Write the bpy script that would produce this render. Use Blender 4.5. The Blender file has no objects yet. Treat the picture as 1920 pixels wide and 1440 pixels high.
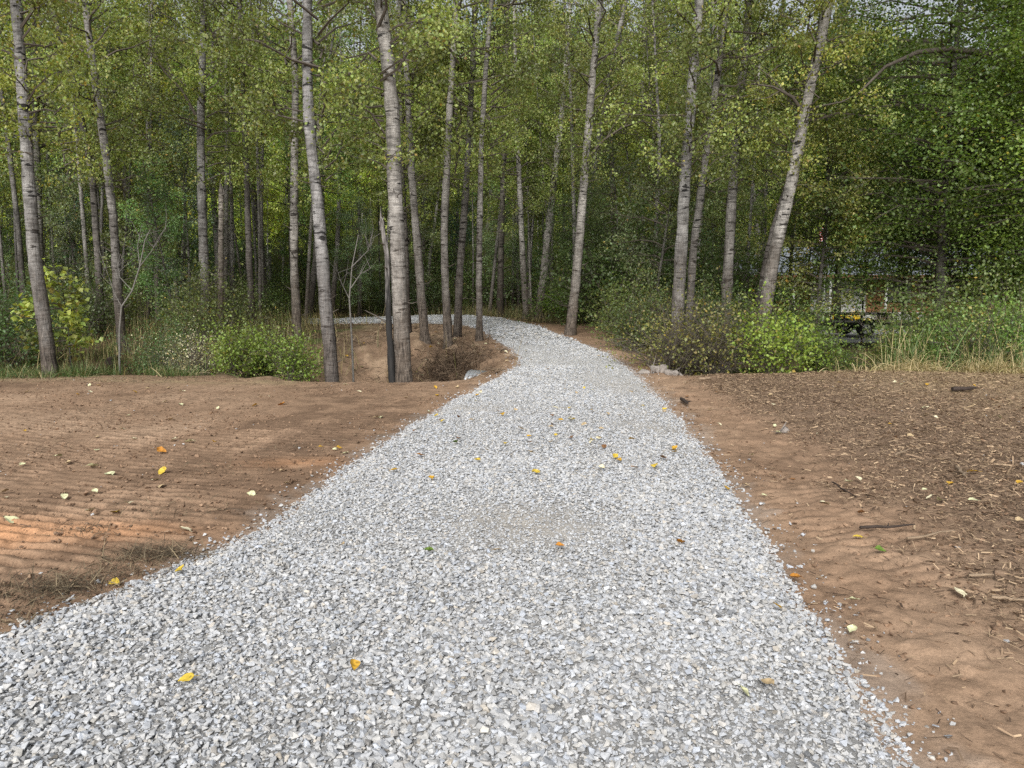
import bpy, bmesh, math, random
import numpy as np
from mathutils import Vector, Matrix

random.seed(7)
RNG = np.random.default_rng(11)
scene = bpy.context.scene
COL = scene.collection
PI = math.pi

# ------------------------------------------------------------------ camera geometry
CAM_H = 1.6
PITCH = math.radians(7.1)
FPX = 1443.0          # focal length in photo pixels (1920 wide)
CP, SP = math.cos(PITCH), math.sin(PITCH)

def ray(px, py):
    u = (px - 960.0) / FPX
    v = (720.0 - py) / FPX
    return np.array([u, CP + v * SP, -SP + v * CP])

def at_depth(px, py, Y):
    d = ray(px, py)
    t = Y / d[1]
    return np.array([d[0] * t, Y, CAM_H + d[2] * t])

# ------------------------------------------------------------------ noise
_perm = np.random.default_rng(3).random((256, 256))
def vnoise(x, y):
    x = np.asarray(x, float); y = np.asarray(y, float)
    xi = np.floor(x).astype(int); yi = np.floor(y).astype(int)
    fx = x - xi; fy = y - yi
    fx = fx * fx * (3 - 2 * fx); fy = fy * fy * (3 - 2 * fy)
    a = _perm[xi & 255, yi & 255]; b = _perm[(xi + 1) & 255, yi & 255]
    c = _perm[xi & 255, (yi + 1) & 255]; d = _perm[(xi + 1) & 255, (yi + 1) & 255]
    return (a * (1 - fx) + b * fx) * (1 - fy) + (c * (1 - fx) + d * fx) * fy

def fbm(x, y, octv=4, gain=0.5):
    s = 0.0; amp = 1.0; tot = 0.0
    for k in range(octv):
        s = s + amp * vnoise(x * 2 ** k + 17.3 * k, y * 2 ** k + 9.1 * k)
        tot += amp; amp *= gain
    return s / tot - 0.5

def sm(a, b, x):
    t = np.clip((np.asarray(x, float) - a) / (b - a), 0, 1)
    return t * t * (3 - 2 * t)

# ------------------------------------------------------------------ terrain height
def Hb(x, y):
    x = np.asarray(x, float); y = np.asarray(y, float)
    z = 0.42 * sm(14, 25, y) * (1 - sm(2.5, 7, x))
    z = z - 0.2 * sm(18, 26, y) * sm(5, 9, x) * (1 - sm(38, 46, y))
    r = np.hypot(x, y)
    hill = np.maximum(0, y - 58) * (0.33 - 0.12 * sm(-5, -40, x) * 0 + 0.05 * np.sin(x * 0.045 + 0.8))
    z = z + hill * sm(55, 75, y)
    return z

_TT = np.concatenate([np.arange(1.0, 12, 0.08), 12 * 1.008 ** np.arange(0, 360)])
def ground_hit(px, py, fn):
    d = ray(px, py)
    P = d[None] * _TT[:, None]
    under = (P[:, 2] + CAM_H) <= (Hb if fn is Hb else H)(P[:, 0], P[:, 1])
    if not under.any(): return d * 100
    k = int(np.argmax(under)); lo, hi = (_TT[k - 1] if k else 0.5), _TT[k]
    f = Hb if fn is Hb else H
    for _ in range(3):
        t = np.linspace(lo, hi, 12); P = d[None] * t[:, None]
        u = (P[:, 2] + CAM_H) <= f(P[:, 0], P[:, 1]); u[-1] = True
        k = int(np.argmax(u)); lo, hi = t[max(k - 1, 0)], t[k]
    q = d * hi; q[2] += CAM_H
    return q

# path outline, read off as a left and a right edge running away from the viewer
LEFT = [(-560, 1440), (-300, 1320), (0, 1195), (140, 1140), (250, 1095), (370, 1045), (470, 1005), (545, 955), (610, 905),
        (690, 855), (765, 805), (835, 765), (895, 732), (942, 704), (970, 686), (976, 672), (955, 652), (925, 634), (905, 621), (880, 611),
        (830, 607), (780, 606), (700, 606), (620, 606), (520, 606)]
RIGHT = [(1735, 1440), (1655, 1330), (1545, 1200), (1480, 1110), (1450, 1050), (1425, 1000), (1380, 950), (1352, 900),
         (1322, 850), (1288, 800), (1252, 765), (1225, 735), (1200, 708), (1182, 690), (1135, 662), (1085, 643), (1030, 621), (985, 606),
         (945, 598), (900, 593.5), (840, 592.5), (770, 594), (700, 597), (620, 599), (520, 600)]
Lw = np.array([ground_hit(a, b, Hb)[:2] for a, b in LEFT])
Rw = np.array([ground_hit(a, b, Hb)[:2] for a, b in RIGHT])
# carry both edges on behind the viewer
Lw = np.vstack([[Lw[0] + (-0.6, -5.0)], Lw]); Rw = np.vstack([[Rw[0] + (0.5, -5.0)], Rw])
PATH = np.vstack([Lw, Rw[::-1]])

def inside(poly, x, y):
    x = np.asarray(x, float); y = np.asarray(y, float)
    c = np.zeros(x.shape, bool)
    n = len(poly)
    for i in range(n):
        x0, y0 = poly[i]; x1, y1 = poly[(i + 1) % n]
        cond = ((y0 > y) != (y1 > y))
        with np.errstate(divide='ignore', invalid='ignore'):
            xx = (x1 - x0) * (y - y0) / (y1 - y0 + 1e-12) + x0
        c ^= cond & (x < xx)
    return c

def dist_poly(poly, x, y):
    x = np.asarray(x, float); y = np.asarray(y, float)
    d = np.full(x.shape, 1e9)
    n = len(poly)
    for i in range(n):
        x0, y0 = poly[i]; x1, y1 = poly[(i + 1) % n]
        dx, dy = x1 - x0, y1 - y0
        t = np.clip(((x - x0) * dx + (y - y0) * dy) / (dx * dx + dy * dy + 1e-12), 0, 1)
        d = np.minimum(d, np.hypot(x - x0 - t * dx, y - y0 - t * dy))
    return d

# the signed distance to the path outline is tabulated once and looked up afterwards
_GX0, _GX1, _GY0, _GY1, _GS = -18.0, 7.0, -7.0, 44.0, 0.05
_gx = np.arange(_GX0, _GX1, _GS); _gy = np.arange(_GY0, _GY1, _GS)
_GXX, _GYY = np.meshgrid(_gx, _gy, indexing='ij')
_d = dist_poly(PATH, _GXX, _GYY)
_GRID = np.where(inside(PATH, _GXX, _GYY), _d, -_d)
def path_sd(x, y):
    """signed distance: positive inside the path"""
    x = np.asarray(x, float); y = np.asarray(y, float)
    u = np.clip((x - _GX0) / _GS, 0, len(_gx) - 1.001); v = np.clip((y - _GY0) / _GS, 0, len(_gy) - 1.001)
    i = u.astype(int); j = v.astype(int); fu = u - i; fv = v - j
    d = (_GRID[i, j] * (1 - fu) + _GRID[i + 1, j] * fu) * (1 - fv) + (_GRID[i, j + 1] * (1 - fu) + _GRID[i + 1, j + 1] * fu) * fv
    out = np.maximum.reduce([_GX0 - x, x - _GX1 + .1, _GY0 - y, y - _GY1 + .1, np.zeros_like(x)])
    return np.where(out > 0, np.minimum(d, -0.1) - out, d)

_li = [i for i in range(len(Lw)) if i <= 20]
_ri = [i for i in range(len(Rw)) if i <= 18]
def xl(y): return np.interp(y, Lw[_li, 1], Lw[_li, 0])
def xr(y): return np.interp(y, Rw[_ri, 1], Rw[_ri, 0])

def H(x, y):
    x = np.asarray(x, float); y = np.asarray(y, float)
    z = Hb(x, y)
    # dug ditch on the left of the path
    e = 13.4 + 0.35 * np.sin(x * 0.7) + 0.02 * (x + 3) ** 2 * 0.3
    yy = y - e
    prof = sm(-0.2, 2.0, yy) * (1 - sm(2.8, 6.6, yy))
    lat = sm(0.15, 2.6, xl(y) - x) * (1 - 0.9 * sm(3.1, 4.4, -x) * (1 - 0.5 * sm(17, 20, y)))
    bump = 1 + 0.5 * fbm(x * 0.7, y * 0.7, 3)
    z = z - 1.45 * prof * lat * bump
    # ditch on the right
    yy = y - (13.6 + 0.25 * sm(4, 8, x) * 3)
    prof = sm(-0.3, 1.4, yy) * (1 - sm(2.6, 5.5, yy))
    lat = sm(0.35, 1.6, x - xr(y))
    z = z - 0.9 * prof * lat * (1 - 0.85 * sm(2.8, 3.8, x))
    # mulched mound on the right and the slightly domed field on the left
    z = z + 0.20 * np.exp(-(((x - 7.0) / 3.2) ** 2 + ((y - 11.0) / 3.2) ** 2))
    z = z + 0.10 * np.exp(-(((x - 4.2) / 1.6) ** 2 + ((y - 5.0) / 2.4) ** 2))
    z = z + 0.08 * np.exp(-(((x + 8) / 3.5) ** 2 + ((y - 12.0) / 2.0) ** 2))
    z = z + 0.10 * fbm(x * 0.25, y * 0.25, 3) * sm(2, 8, np.hypot(x, y)) * (1 - sm(0.0, 1.2, path_sd(x, y)))
    return z

def Hs(x, y): return float(H(np.array([x]), np.array([y]))[0])

# ------------------------------------------------------------------ mesh helpers
def mesh_np(name, V, F, mats, midx=None, col=None, smooth=False, uvcoord=None):
    """F is an int array (M,3)/(M,4) or a list of such arrays"""
    Fs = F if isinstance(F, list) else [F]
    Fs = [np.asarray(f, np.int32) for f in Fs if len(f)]
    me = bpy.data.meshes.new(name)
    V = np.ascontiguousarray(V, np.float32)
    me.vertices.add(len(V)); me.vertices.foreach_set('co', V.ravel())
    loops = np.concatenate([f.ravel() for f in Fs])
    tot = np.concatenate([np.full(len(f), f.shape[1], np.int32) for f in Fs])
    start = np.concatenate([[0], np.cumsum(tot)[:-1]]).astype(np.int32)
    me.loops.add(len(loops)); me.loops.foreach_set('vertex_index', loops.astype(np.int32))
    me.polygons.add(len(tot)); me.polygons.foreach_set('loop_start', start)
    me.polygons.foreach_set('loop_total', tot)
    for m in (mats if isinstance(mats, (list, tuple)) else [mats]): me.materials.append(m)
    if midx is not None: me.polygons.foreach_set('material_index', np.asarray(midx, np.int32))
    me.polygons.foreach_set('use_smooth', np.full(len(tot), bool(smooth)))
    if col is not None:
        c = np.ones((len(V), 4), np.float32); c[:, :3] = col
        at = me.color_attributes.new('Col', 'FLOAT_COLOR', 'POINT')
        at.data.foreach_set('color', c.ravel())
    me.update(calc_edges=True); me.validate()
    return me

class MB:
    """collects verts/faces of one mesh"""
    def __init__(s): s.V = []; s.F4 = []; s.F3 = []; s.C = []; s.n = 0; s.M4 = []; s.M3 = []
    def add(s, V, F, mi=0, col=None):
        V = np.asarray(V, float); F = np.asarray(F, np.int32)
        s.V.append(V)
        if F.shape[1] == 4: s.F4.append(F + s.n); s.M4.append(np.full(len(F), mi))
        else: s.F3.append(F + s.n); s.M3.append(np.full(len(F), mi))
        if col is None: col = (1, 1, 1)
        col = np.asarray(col, float)
        if col.ndim == 1: col = np.tile(col, (len(V), 1))
        s.C.append(col); s.n += len(V)
    def box(s, x0, x1, y0, y1, z0, z1, mi=0, col=None, T=None):
        V = np.array([[x0,y0,z0],[x1,y0,z0],[x1,y1,z0],[x0,y1,z0],[x0,y0,z1],[x1,y0,z1],[x1,y1,z1],[x0,y1,z1]], float)
        if T is not None: V = T(V)
        s.add(V, [[0,3,2,1],[4,5,6,7],[0,1,5,4],[1,2,6,5],[2,3,7,6],[3,0,4,7]], mi, col)
    def tube(s, P, R, sides=8, mi=0, col=None, cap=True):
        V, F = tube(P, R, sides)
        s.add(V, F, mi, col)
        if cap:
            k = len(P)
            for base in (0, (k - 1) * sides):
                c = V[base:base + sides].mean(0)
                VV = np.vstack([V[base:base + sides], c])
                idx = np.arange(sides); nx = (idx + 1) % sides
                FF = np.stack([idx, nx, np.full(sides, sides)], 1)
                if base == 0: FF = FF[:, ::-1]
                s.add(VV, FF, mi, col)
    def mesh(s, name, mats, smooth=False):
        Fs, M = [], []
        if s.F4: Fs.append(np.vstack(s.F4)); M.append(np.concatenate(s.M4))
        if s.F3: Fs.append(np.vstack(s.F3)); M.append(np.concatenate(s.M3))
        return mesh_np(name, np.vstack(s.V), Fs, mats, np.concatenate(M), np.vstack(s.C), smooth)
    def build(s, name, mats, parent=None, smooth=False):
        return link(name, s.mesh(name, mats, smooth), parent)

def tube(P, R, sides=8):
    P = np.asarray(P, float); k = len(P)
    R = np.asarray(R, float)
    T = np.gradient(P, axis=0); T /= np.linalg.norm(T, axis=1)[:, None] + 1e-9
    ref = np.array([1.0, 0.13, 0.07]) if abs(T[:, 0]).mean() < 0.75 else np.array([0.1, 0.2, 1.0])
    A = np.cross(T, ref); A /= np.linalg.norm(A, axis=1)[:, None] + 1e-9
    B = np.cross(T, A)
    th = np.arange(sides) * 2 * PI / sides
    RR = R[:, None] if R.ndim == 1 else R
    V = P[:, None, :] + (A[:, None, :] * np.cos(th)[None, :, None] + B[:, None, :] * np.sin(th)[None, :, None]) * RR[..., None]
    idx = np.arange(k * sides).reshape(k, sides)
    nx = np.roll(idx, -1, 1)
    F = np.stack([idx[:-1], nx[:-1], nx[1:], idx[1:]], -1).reshape(-1, 4)
    return V.reshape(-1, 3), F

def link(name, me, parent=None):
    o = bpy.data.objects.new(name, me); COL.objects.link(o)
    if parent is not None: o.parent = parent
    return o

def tag(o, label=None, cat=None, group=None, kind=None):
    if label: o['label'] = label
    if cat: o['category'] = cat
    if group: o['group'] = group
    if kind: o['kind'] = kind
    return o

def empty(name, loc=(0, 0, 0), rz=0.0):
    o = bpy.data.objects.new(name, None); COL.objects.link(o)
    o.empty_display_size = 0.2
    o.location = loc; o.rotation_euler = (0, 0, rz)
    return o

# ------------------------------------------------------------------ materials
def newmat(name):
    m = bpy.data.materials.new(name); m.use_nodes = True
    nt = m.node_tree; nt.nodes.clear()
    return m, nt, nt.nodes, nt.links

def N(ns, t, **kw):
    n = ns.new(t)
    for k, v in kw.items():
        if k.startswith('i_'):
            key = k[2:]
            n.inputs[int(key) if key.isdigit() else key.replace('_', ' ')].default_value = v
        else: setattr(n, k, v)
    return n

def ramp(ns, stops, interp='LINEAR'):
    n = ns.new('ShaderNodeValToRGB'); n.color_ramp.interpolation = interp
    el = n.color_ramp.elements
    while len(el) < len(stops): el.new(0.5)
    for e, (p, c) in zip(el, stops):
        e.position = p; e.color = (c[0], c[1], c[2], 1) if isinstance(c, (tuple, list)) else (c, c, c, 1)
    return n

def mixc(ns, ls, a, b, fac, blend='MIX'):
    n = ns.new('ShaderNodeMix'); n.data_type = 'RGBA'; n.blend_type = blend
    for sock, v in ((6, a), (7, b), (0, fac)):
        if hasattr(v, 'links'): ls.new(v, n.inputs[sock])
        elif sock == 0: n.inputs[0].default_value = v
        else: n.inputs[sock].default_value = (*v[:3], 1)
    return n.outputs[2]

def plain(name, color, rough=0.7, metal=0.0, var=0.25, scale=8.0, bump=0.0, spec=0.3):
    m, nt, ns, ls = newmat(name)
    out = N(ns, 'ShaderNodeOutputMaterial'); b = N(ns, 'ShaderNodeBsdfPrincipled')
    b.inputs['Roughness'].default_value = rough; b.inputs['Metallic'].default_value = metal
    b.inputs['Specular IOR Level'].default_value = spec
    tc = N(ns, 'ShaderNodeTexCoord'); nz = N(ns, 'ShaderNodeTexNoise', i_Scale=scale, i_Detail=6.0, i_Roughness=0.65)
    ls.new(tc.outputs['Object'], nz.inputs['Vector'])
    r = ramp(ns, [(0.25, tuple(c * (1 - var) for c in color)), (0.75, tuple(min(1, c * (1 + var)) for c in color))])
    ls.new(nz.outputs['Fac'], r.inputs[0]); ls.new(r.outputs[0], b.inputs['Base Color'])
    if bump:
        bp = N(ns, 'ShaderNodeBump', i_Strength=bump, i_Distance=0.02)
        ls.new(nz.outputs['Fac'], bp.inputs['Height']); ls.new(bp.outputs[0], b.inputs['Normal'])
    ls.new(b.outputs[0], out.inputs[0])
    return m

def leaf_mat(name, transl=0.5, rough=0.5, gloss=0.035):
    m, nt, ns, ls = newmat(name)
    out = N(ns, 'ShaderNodeOutputMaterial')
    at = N(ns, 'ShaderNodeAttribute', attribute_name='Col')
    oi = N(ns, 'ShaderNodeObjectInfo')
    c = mixc(ns, ls, at.outputs['Color'], oi.outputs['Color'], 1.0, 'MULTIPLY')
    d = N(ns, 'ShaderNodeBsdfDiffuse'); t = N(ns, 'ShaderNodeBsdfTranslucent')
    ls.new(c, d.inputs['Color'])
    ct = mixc(ns, ls, c, (1.0, 1.0, 0.45), 1.0, 'MULTIPLY')
    ls.new(ct, t.inputs['Color'])
    mx = N(ns, 'ShaderNodeMixShader'); mx.inputs[0].default_value = transl
    ls.new(d.outputs[0], mx.inputs[1]); ls.new(t.outputs[0], mx.inputs[2])
    g = N(ns, 'ShaderNodeBsdfGlossy', i_Roughness=rough); g.inputs['Color'].default_value = (1, 1, 1, 1)
    m2 = N(ns, 'ShaderNodeMixShader'); m2.inputs[0].default_value = gloss
    ls.new(mx.outputs[0], m2.inputs[1]); ls.new(g.outputs[0], m2.inputs[2])
    ls.new(m2.outputs[0], out.inputs[0])
    return m

def attr_mat(name, rough=0.85, spec=0.2, nscale=0.0, namt=0.3, bump=0.0):
    m, nt, ns, ls = newmat(name)
    out = N(ns, 'ShaderNodeOutputMaterial'); b = N(ns, 'ShaderNodeBsdfPrincipled')
    b.inputs['Roughness'].default_value = rough; b.inputs['Specular IOR Level'].default_value = spec
    at = N(ns, 'ShaderNodeAttribute', attribute_name='Col')
    c = at.outputs['Color']
    if nscale:
        tc = N(ns, 'ShaderNodeTexCoord')
        nz = N(ns, 'ShaderNodeTexNoise', i_Scale=nscale, i_Detail=5.0, i_Roughness=0.7)
        ls.new(tc.outputs['Object'], nz.inputs['Vector'])
        r = ramp(ns, [(0.25, 1 - namt), (0.75, 1 + namt)]); ls.new(nz.outputs['Fac'], r.inputs[0])
        c = mixc(ns, ls, c, r.outputs[0], 1.0, 'MULTIPLY')
        if bump:
            bp = N(ns, 'ShaderNodeBump', i_Strength=bump, i_Distance=0.01)
            ls.new(nz.outputs['Fac'], bp.inputs['Height']); ls.new(bp.outputs[0], b.inputs['Normal'])
    ls.new(c, b.inputs['Base Color']); ls.new(b.outputs[0], out.inputs[0])
    return m

def bark_mat(name):
    """grey poplar bark: pale with dark horizontal scars above, brown and furrowed towards the foot"""
    m, nt, ns, ls = newmat(name)
    out = N(ns, 'ShaderNodeOutputMaterial'); b = N(ns, 'ShaderNodeBsdfPrincipled')
    b.inputs['Roughness'].default_value = 0.85; b.inputs['Specular IOR Level'].default_value = 0.15
    tc = N(ns, 'ShaderNodeTexCoord')
    oi = N(ns, 'ShaderNodeObjectInfo')
    sep = N(ns, 'ShaderNodeSeparateXYZ'); ls.new(tc.outputs['Object'], sep.inputs[0])
    def noise(scale, sc=1.0, det=4.0, rg=0.6):
        mp = N(ns, 'ShaderNodeMapping'); mp.inputs['Scale'].default_value = scale
        ls.new(tc.outputs['Object'], mp.inputs[0])
        ad = N(ns, 'ShaderNodeVectorMath', operation='ADD'); ls.new(mp.outputs[0], ad.inputs[0])
        cv = N(ns, 'ShaderNodeCombineXYZ')
        mm = N(ns, 'ShaderNodeMath', operation='MULTIPLY', i_1=91.7); ls.new(oi.outputs['Random'], mm.inputs[0])
        ls.new(mm.outputs[0], cv.inputs[2]); ls.new(cv.outputs[0], ad.inputs[1])
        n = N(ns, 'ShaderNodeTexNoise', i_Scale=sc, i_Detail=det, i_Roughness=rg)
        ls.new(ad.outputs[0], n.inputs['Vector']); return n.outputs['Fac']
    big = noise((2.2, 2.2, 1.1))
    scars = noise((4.5, 4.5, 20.0), 1.0, 3.0, 0.55)
    scars2 = noise((3.4, 3.4, 13.0), 1.0, 2.0, 0.5)
    furrow = noise((34, 34, 5.0), 1.0, 4.0, 0.6)
    base = ramp(ns, [(0.3, (0.15, 0.146, 0.138)), (0.5, (0.28, 0.272, 0.258)), (0.72, (0.44, 0.43, 0.41))])
    ls.new(big, base.inputs[0])
    r1 = ramp(ns, [(0.38, 0.12), (0.50, 1.0)]); ls.new(scars, r1.inputs[0])
    r2 = ramp(ns, [(0.345, 0.05), (0.385, 1.0)]); ls.new(scars2, r2.inputs[0])
    c = mixc(ns, ls, base.outputs[0], r1.outputs[0], 0.5, 'MULTIPLY')
    c = mixc(ns, ls, c, r2.outputs[0], 0.92, 'MULTIPLY')
    mott = noise((9, 9, 4.5), 1.0, 5.0, 0.7)
    r3 = ramp(ns, [(0.35, 0.55), (0.62, 1.15)]); ls.new(mott, r3.inputs[0])
    c = mixc(ns, ls, c, r3.outputs[0], 0.85, 'MULTIPLY')
    low = ramp(ns, [(0.34, (0.035, 0.029, 0.025)), (0.55, (0.12, 0.10, 0.083)), (0.75, (0.21, 0.18, 0.155))])
    ls.new(furrow, low.inputs[0])
    zn = N(ns, 'ShaderNodeMath', operation='MULTIPLY_ADD', i_1=2.2, i_2=-1.1); ls.new(big, zn.inputs[0])
    za = N(ns, 'ShaderNodeMath', operation='ADD'); ls.new(sep.outputs[2], za.inputs[0]); ls.new(zn.outputs[0], za.inputs[1])
    mr = N(ns, 'ShaderNodeMapRange', i_1=0.3, i_2=3.6); ls.new(za.outputs[0], mr.inputs[0])
    c = mixc(ns, ls, low.outputs[0], c, mr.outputs[0])
    c = mixc(ns, ls, c, oi.outputs['Color'], 1.0, 'MULTIPLY')
    ls.new(c, b.inputs['Base Color'])
    hsum = N(ns, 'ShaderNodeMath', operation='ADD'); ls.new(scars, hsum.inputs[0]); ls.new(furrow, hsum.inputs[1])
    bp = N(ns, 'ShaderNodeBump', i_Strength=0.9, i_Distance=0.03)
    ls.new(hsum.outputs[0], bp.inputs['Height']); ls.new(bp.outputs[0], b.inputs['Normal'])
    ls.new(b.outputs[0], out.inputs[0])
    return m

def ground_mat(name, clod=1.0, grain=60.0):
    m, nt, ns, ls = newmat(name)
    out = N(ns, 'ShaderNodeOutputMaterial'); b = N(ns, 'ShaderNodeBsdfPrincipled')
    b.inputs['Roughness'].default_value = 0.95; b.inputs['Specular IOR Level'].default_value = 0.08
    at = N(ns, 'ShaderNodeAttribute', attribute_name='Col')
    tc = N(ns, 'ShaderNodeTexCoord')
    n1 = N(ns, 'ShaderNodeTexNoise', i_Scale=4.0, i_Detail=8.0, i_Roughness=0.72)
    n2 = N(ns, 'ShaderNodeTexNoise', i_Scale=grain, i_Detail=5.0, i_Roughness=0.7)
    n3 = N(ns, 'ShaderNodeTexVoronoi', i_Scale=22.0)
    for n in (n1, n2, n3): ls.new(tc.outputs['Object'], n.inputs['Vector'])
    r1 = ramp(ns, [(0.3, 0.68), (0.7, 1.28)]); ls.new(n1.outputs['Fac'], r1.inputs[0])
    r2 = ramp(ns, [(0.28, 0.72), (0.5, 1.0), (0.72, 1.18)]); ls.new(n2.outputs['Fac'], r2.inputs[0])
    c = mixc(ns, ls, at.outputs['Color'], r1.outputs[0], 1.0, 'MULTIPLY')
    c = mixc(ns, ls, c, r2.outputs[0], 1.0, 'MULTIPLY')
    ls.new(c, b.inputs['Base Color'])
    a = N(ns, 'ShaderNodeMath', operation='MULTIPLY_ADD', i_1=0.5); ls.new(n2.outputs['Fac'], a.inputs[0]); ls.new(n1.outputs['Fac'], a.inputs[2])
    a2 = N(ns, 'ShaderNodeMath', operation='MULTIPLY_ADD', i_1=-0.25); ls.new(n3.outputs['Distance'], a2.inputs[0]); ls.new(a.outputs[0], a2.inputs[2])
    bp = N(ns, 'ShaderNodeBump', i_Strength=0.7 * clod, i_Distance=0.012)
    ls.new(a2.outputs[0], bp.inputs['Height']); ls.new(bp.outputs[0], b.inputs['Normal'])
    ls.new(b.outputs[0], out.inputs[0])
    return m

M_GROUND = ground_mat('soil')
M_PATH = ground_mat('gravel_fines', 1.0, 140.0)
M_STONE = attr_mat('crushed_stone', 0.8, 0.25, 40.0, 0.22, 0.3)
M_CHIP = attr_mat('wood_chip', 0.9, 0.1)
M_BLADE = leaf_mat('grass_blade', 0.25, 0.6, 0.03)
M_LEAF = leaf_mat('leaf')
M_BARK = bark_mat('poplar_bark')
M_TWIG = plain('twig_bark', (0.10, 0.085, 0.07), 0.9, var=0.4, scale=20)
M_FALLEN = attr_mat('fallen_leaf_skin', 0.6, 0.3, 60.0, 0.25)

# ------------------------------------------------------------------ ground sheet
def track_relief(x, y):
    """cleat marks left by a tracked machine"""
    ang = math.radians(14)
    u = x * math.cos(ang) - y * math.sin(ang); v = x * math.sin(ang) + y * math.cos(ang)
    u = u + 0.25 * fbm(v * 0.25, u * 0.1, 2)
    band = np.floor(u / 0.42)
    inb = u / 0.42 - band
    ph = _perm[(band.astype(int) * 7) & 255, 5] * 6.28
    strength = 0.35 + 0.65 * _perm[(band.astype(int) * 13) & 255, 9]
    m = v / 0.125 + ph + 0.5 * fbm(u * 1.8, v * 1.8, 3) + 0.25 * fbm(u * 6, v * 4, 2)
    m = m - np.floor(m)
    lug = 0.5 - 1.5 * np.exp(-((m - 0.5) / 0.15) ** 2) + 0.35 * (m - 0.5)
    edge = sm(0, 0.12, inb) * (1 - sm(0.88, 1, inb))
    worn = 0.25 + 0.75 * sm(-0.22, 0.12, fbm(x * 0.6, y * 0.6, 3) )
    return lug * edge * strength * worn

def build_ground():
    th_f = np.radians(np.arange(-46, 46.01, 0.19))
    th_c = np.radians(np.concatenate([np.arange(46.5, 60, 1.0), np.arange(60, 300, 4.0), np.arange(300, 313.6, 1.0)]))
    th = np.concatenate([th_f, th_c])
    r = [0.5]
    while r[-1] < 16: r.append(r[-1] * 1.0044)
    while r[-1] < 40: r.append(r[-1] * 1.007)
    while r[-1] < 420: r.append(r[-1] * 1.02)
    r = np.array(r)
    R, T = np.meshgrid(r, th, indexing='ij')
    X = R * np.sin(T); Y = R * np.cos(T)
    x = X.ravel(); y = Y.ravel()
    sd = path_sd(x, y)
    z = H(x, y)
    near = 1 - sm(11, 20, np.hypot(x, y))
    nl = fbm(x * 1.2, y * 1.2, 4); nf = fbm(x * 7, y * 7, 3); nn = fbm(x * 2.6 + 40, y * 2.6, 3)
    lo = fbm(x * 0.45 + 9, y * 0.45, 3)
    # regions
    left_field = sm(0.05, 0.5, -sd) * sm(0.5, -0.5, x - 1.0 - 0.0 * y) * (1 - sm(12.8, 13.8, y))
    right = sm(0.05, 0.4, -sd) * sm(0.0, 0.6, x - 1.0)
    mulch = right * sm(0.55, 1.5, x - np.where(y < 14, xr(y), 3) + 0.9 * nl - 0.15) * (1 - sm(12.8, 14.2, y)) * sm(1.8, 3.4, y + 0.8 * nl - 0.5 * sm(2, 4, x))
    tr = track_relief(x, y)
    z = z + left_field * near * (0.034 * tr + 0.03 * nl * sm(0.1, 0.6, -sd)) 
    z = z + right * (1 - mulch) * near * (0.018 * track_relief(-x * 0.9 + 3, y * 1.05) * sm(-0.1, 0.15, fbm(x * 0.9 + 11, y * 0.9, 2)) + 0.06 * nl + 0.055 * nn + 0.03 * nf)
    z = z + mulch * near * (0.05 * nl + 0.03 * nn + 0.02 * nf)
    z = z + near * (1 - sm(-0.1, 0.05, sd)) * 0.022 * nf
    pit = sm(13.4, 14.4, y) * (1 - sm(23, 25, y)) * sm(0.2, 1.0, -sd) * (1 - sm(4, 7, -x)) * sm(1.0, 0.0, x)
    z = z + pit * (0.30 * nl + 0.2 * nn + 0.05 * nf)
    # colours
    def c3(*c): return np.array(c)[None, :]
    dirt = c3(0.275, 0.183, 0.120); pale = c3(0.41, 0.29, 0.198); dark = c3(0.135, 0.088, 0.058)
    mul = c3(0.205, 0.145, 0.10); straw = c3(0.36, 0.27, 0.165); litter = c3(0.085, 0.06, 0.036); moss = c3(0.06, 0.075, 0.025)
    def mx(a, b, f): return a * (1 - f[:, None]) + b * f[:, None]
    C = np.tile(dirt, (len(x), 1))
    C = mx(C, pale, np.clip(0.5 * sm(0.0, 0.3, lo + 0.6 * nl) + 0.4 * sm(0.1, 0.6, tr) * left_field, 0, 1))
    C = mx(C, dark, 0.95 * left_field * sm(0.05, -0.4, tr) * (0.6 + 1.3 * np.clip(nn + .3, 0, 1)))  # cleat ridges paled, grooves darkened: relief shading put into the soil colour
    C = mx(C, dark, 0.6 * sm(0.02, 0.26, -lo + 0.8 * nn - 0.05))
    # the orange clay patches
    for (cx, cy, sx, sy, a) in ((-3.75, 4.85, 0.75, 0.34, 1.0), (-2.6, 4.95, 0.6, 0.18, 0.45), (-2.0, 7.0, 0.5, 0.2, 0.4)):
        g = np.exp(-(((x - cx) / sx) ** 2 + ((y - cy) / sy) ** 2)) * (0.75 + 1.1 * nl + 0.4 * tr)
        C = mx(C, c3(0.56, 0.29, 0.145), np.clip(a * g * 1.2, 0, 0.95))
    C = mx(C, mul, 0.9 * mulch)
    C = mx(C, straw, mulch * 0.6 * sm(7.0, 11.5, y) * sm(4.2, 7.5, x + 2 * nl))
    C = mx(C, c3(0.22, 0.15, 0.10), pit * 0.8)
    C = mx(C, c3(0.36, 0.26, 0.175), pit * 0.7 * sm(0.0, 0.2, nn))
    C = mx(C, c3(0.08, 0.055, 0.038), pit * 0.7 * sm(0.05, 0.25, -nl))
    forest = np.maximum(sm(24.5, 27, y), np.maximum(sm(13.6, 14.6, y) * sm(3.5, 5.5, -x), sm(13.4, 14.4, y) * sm(2.9, 3.5, x)))
    forest = forest * (1 - sm(-0.9, -0.1, sd))
    C = mx(C, litter, forest)
    C = mx(C, moss, forest * sm(0.0, 0.25, nl))
    C = mx(C, moss * 0.6, sm(45, 60, y) * 0.8)
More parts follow.
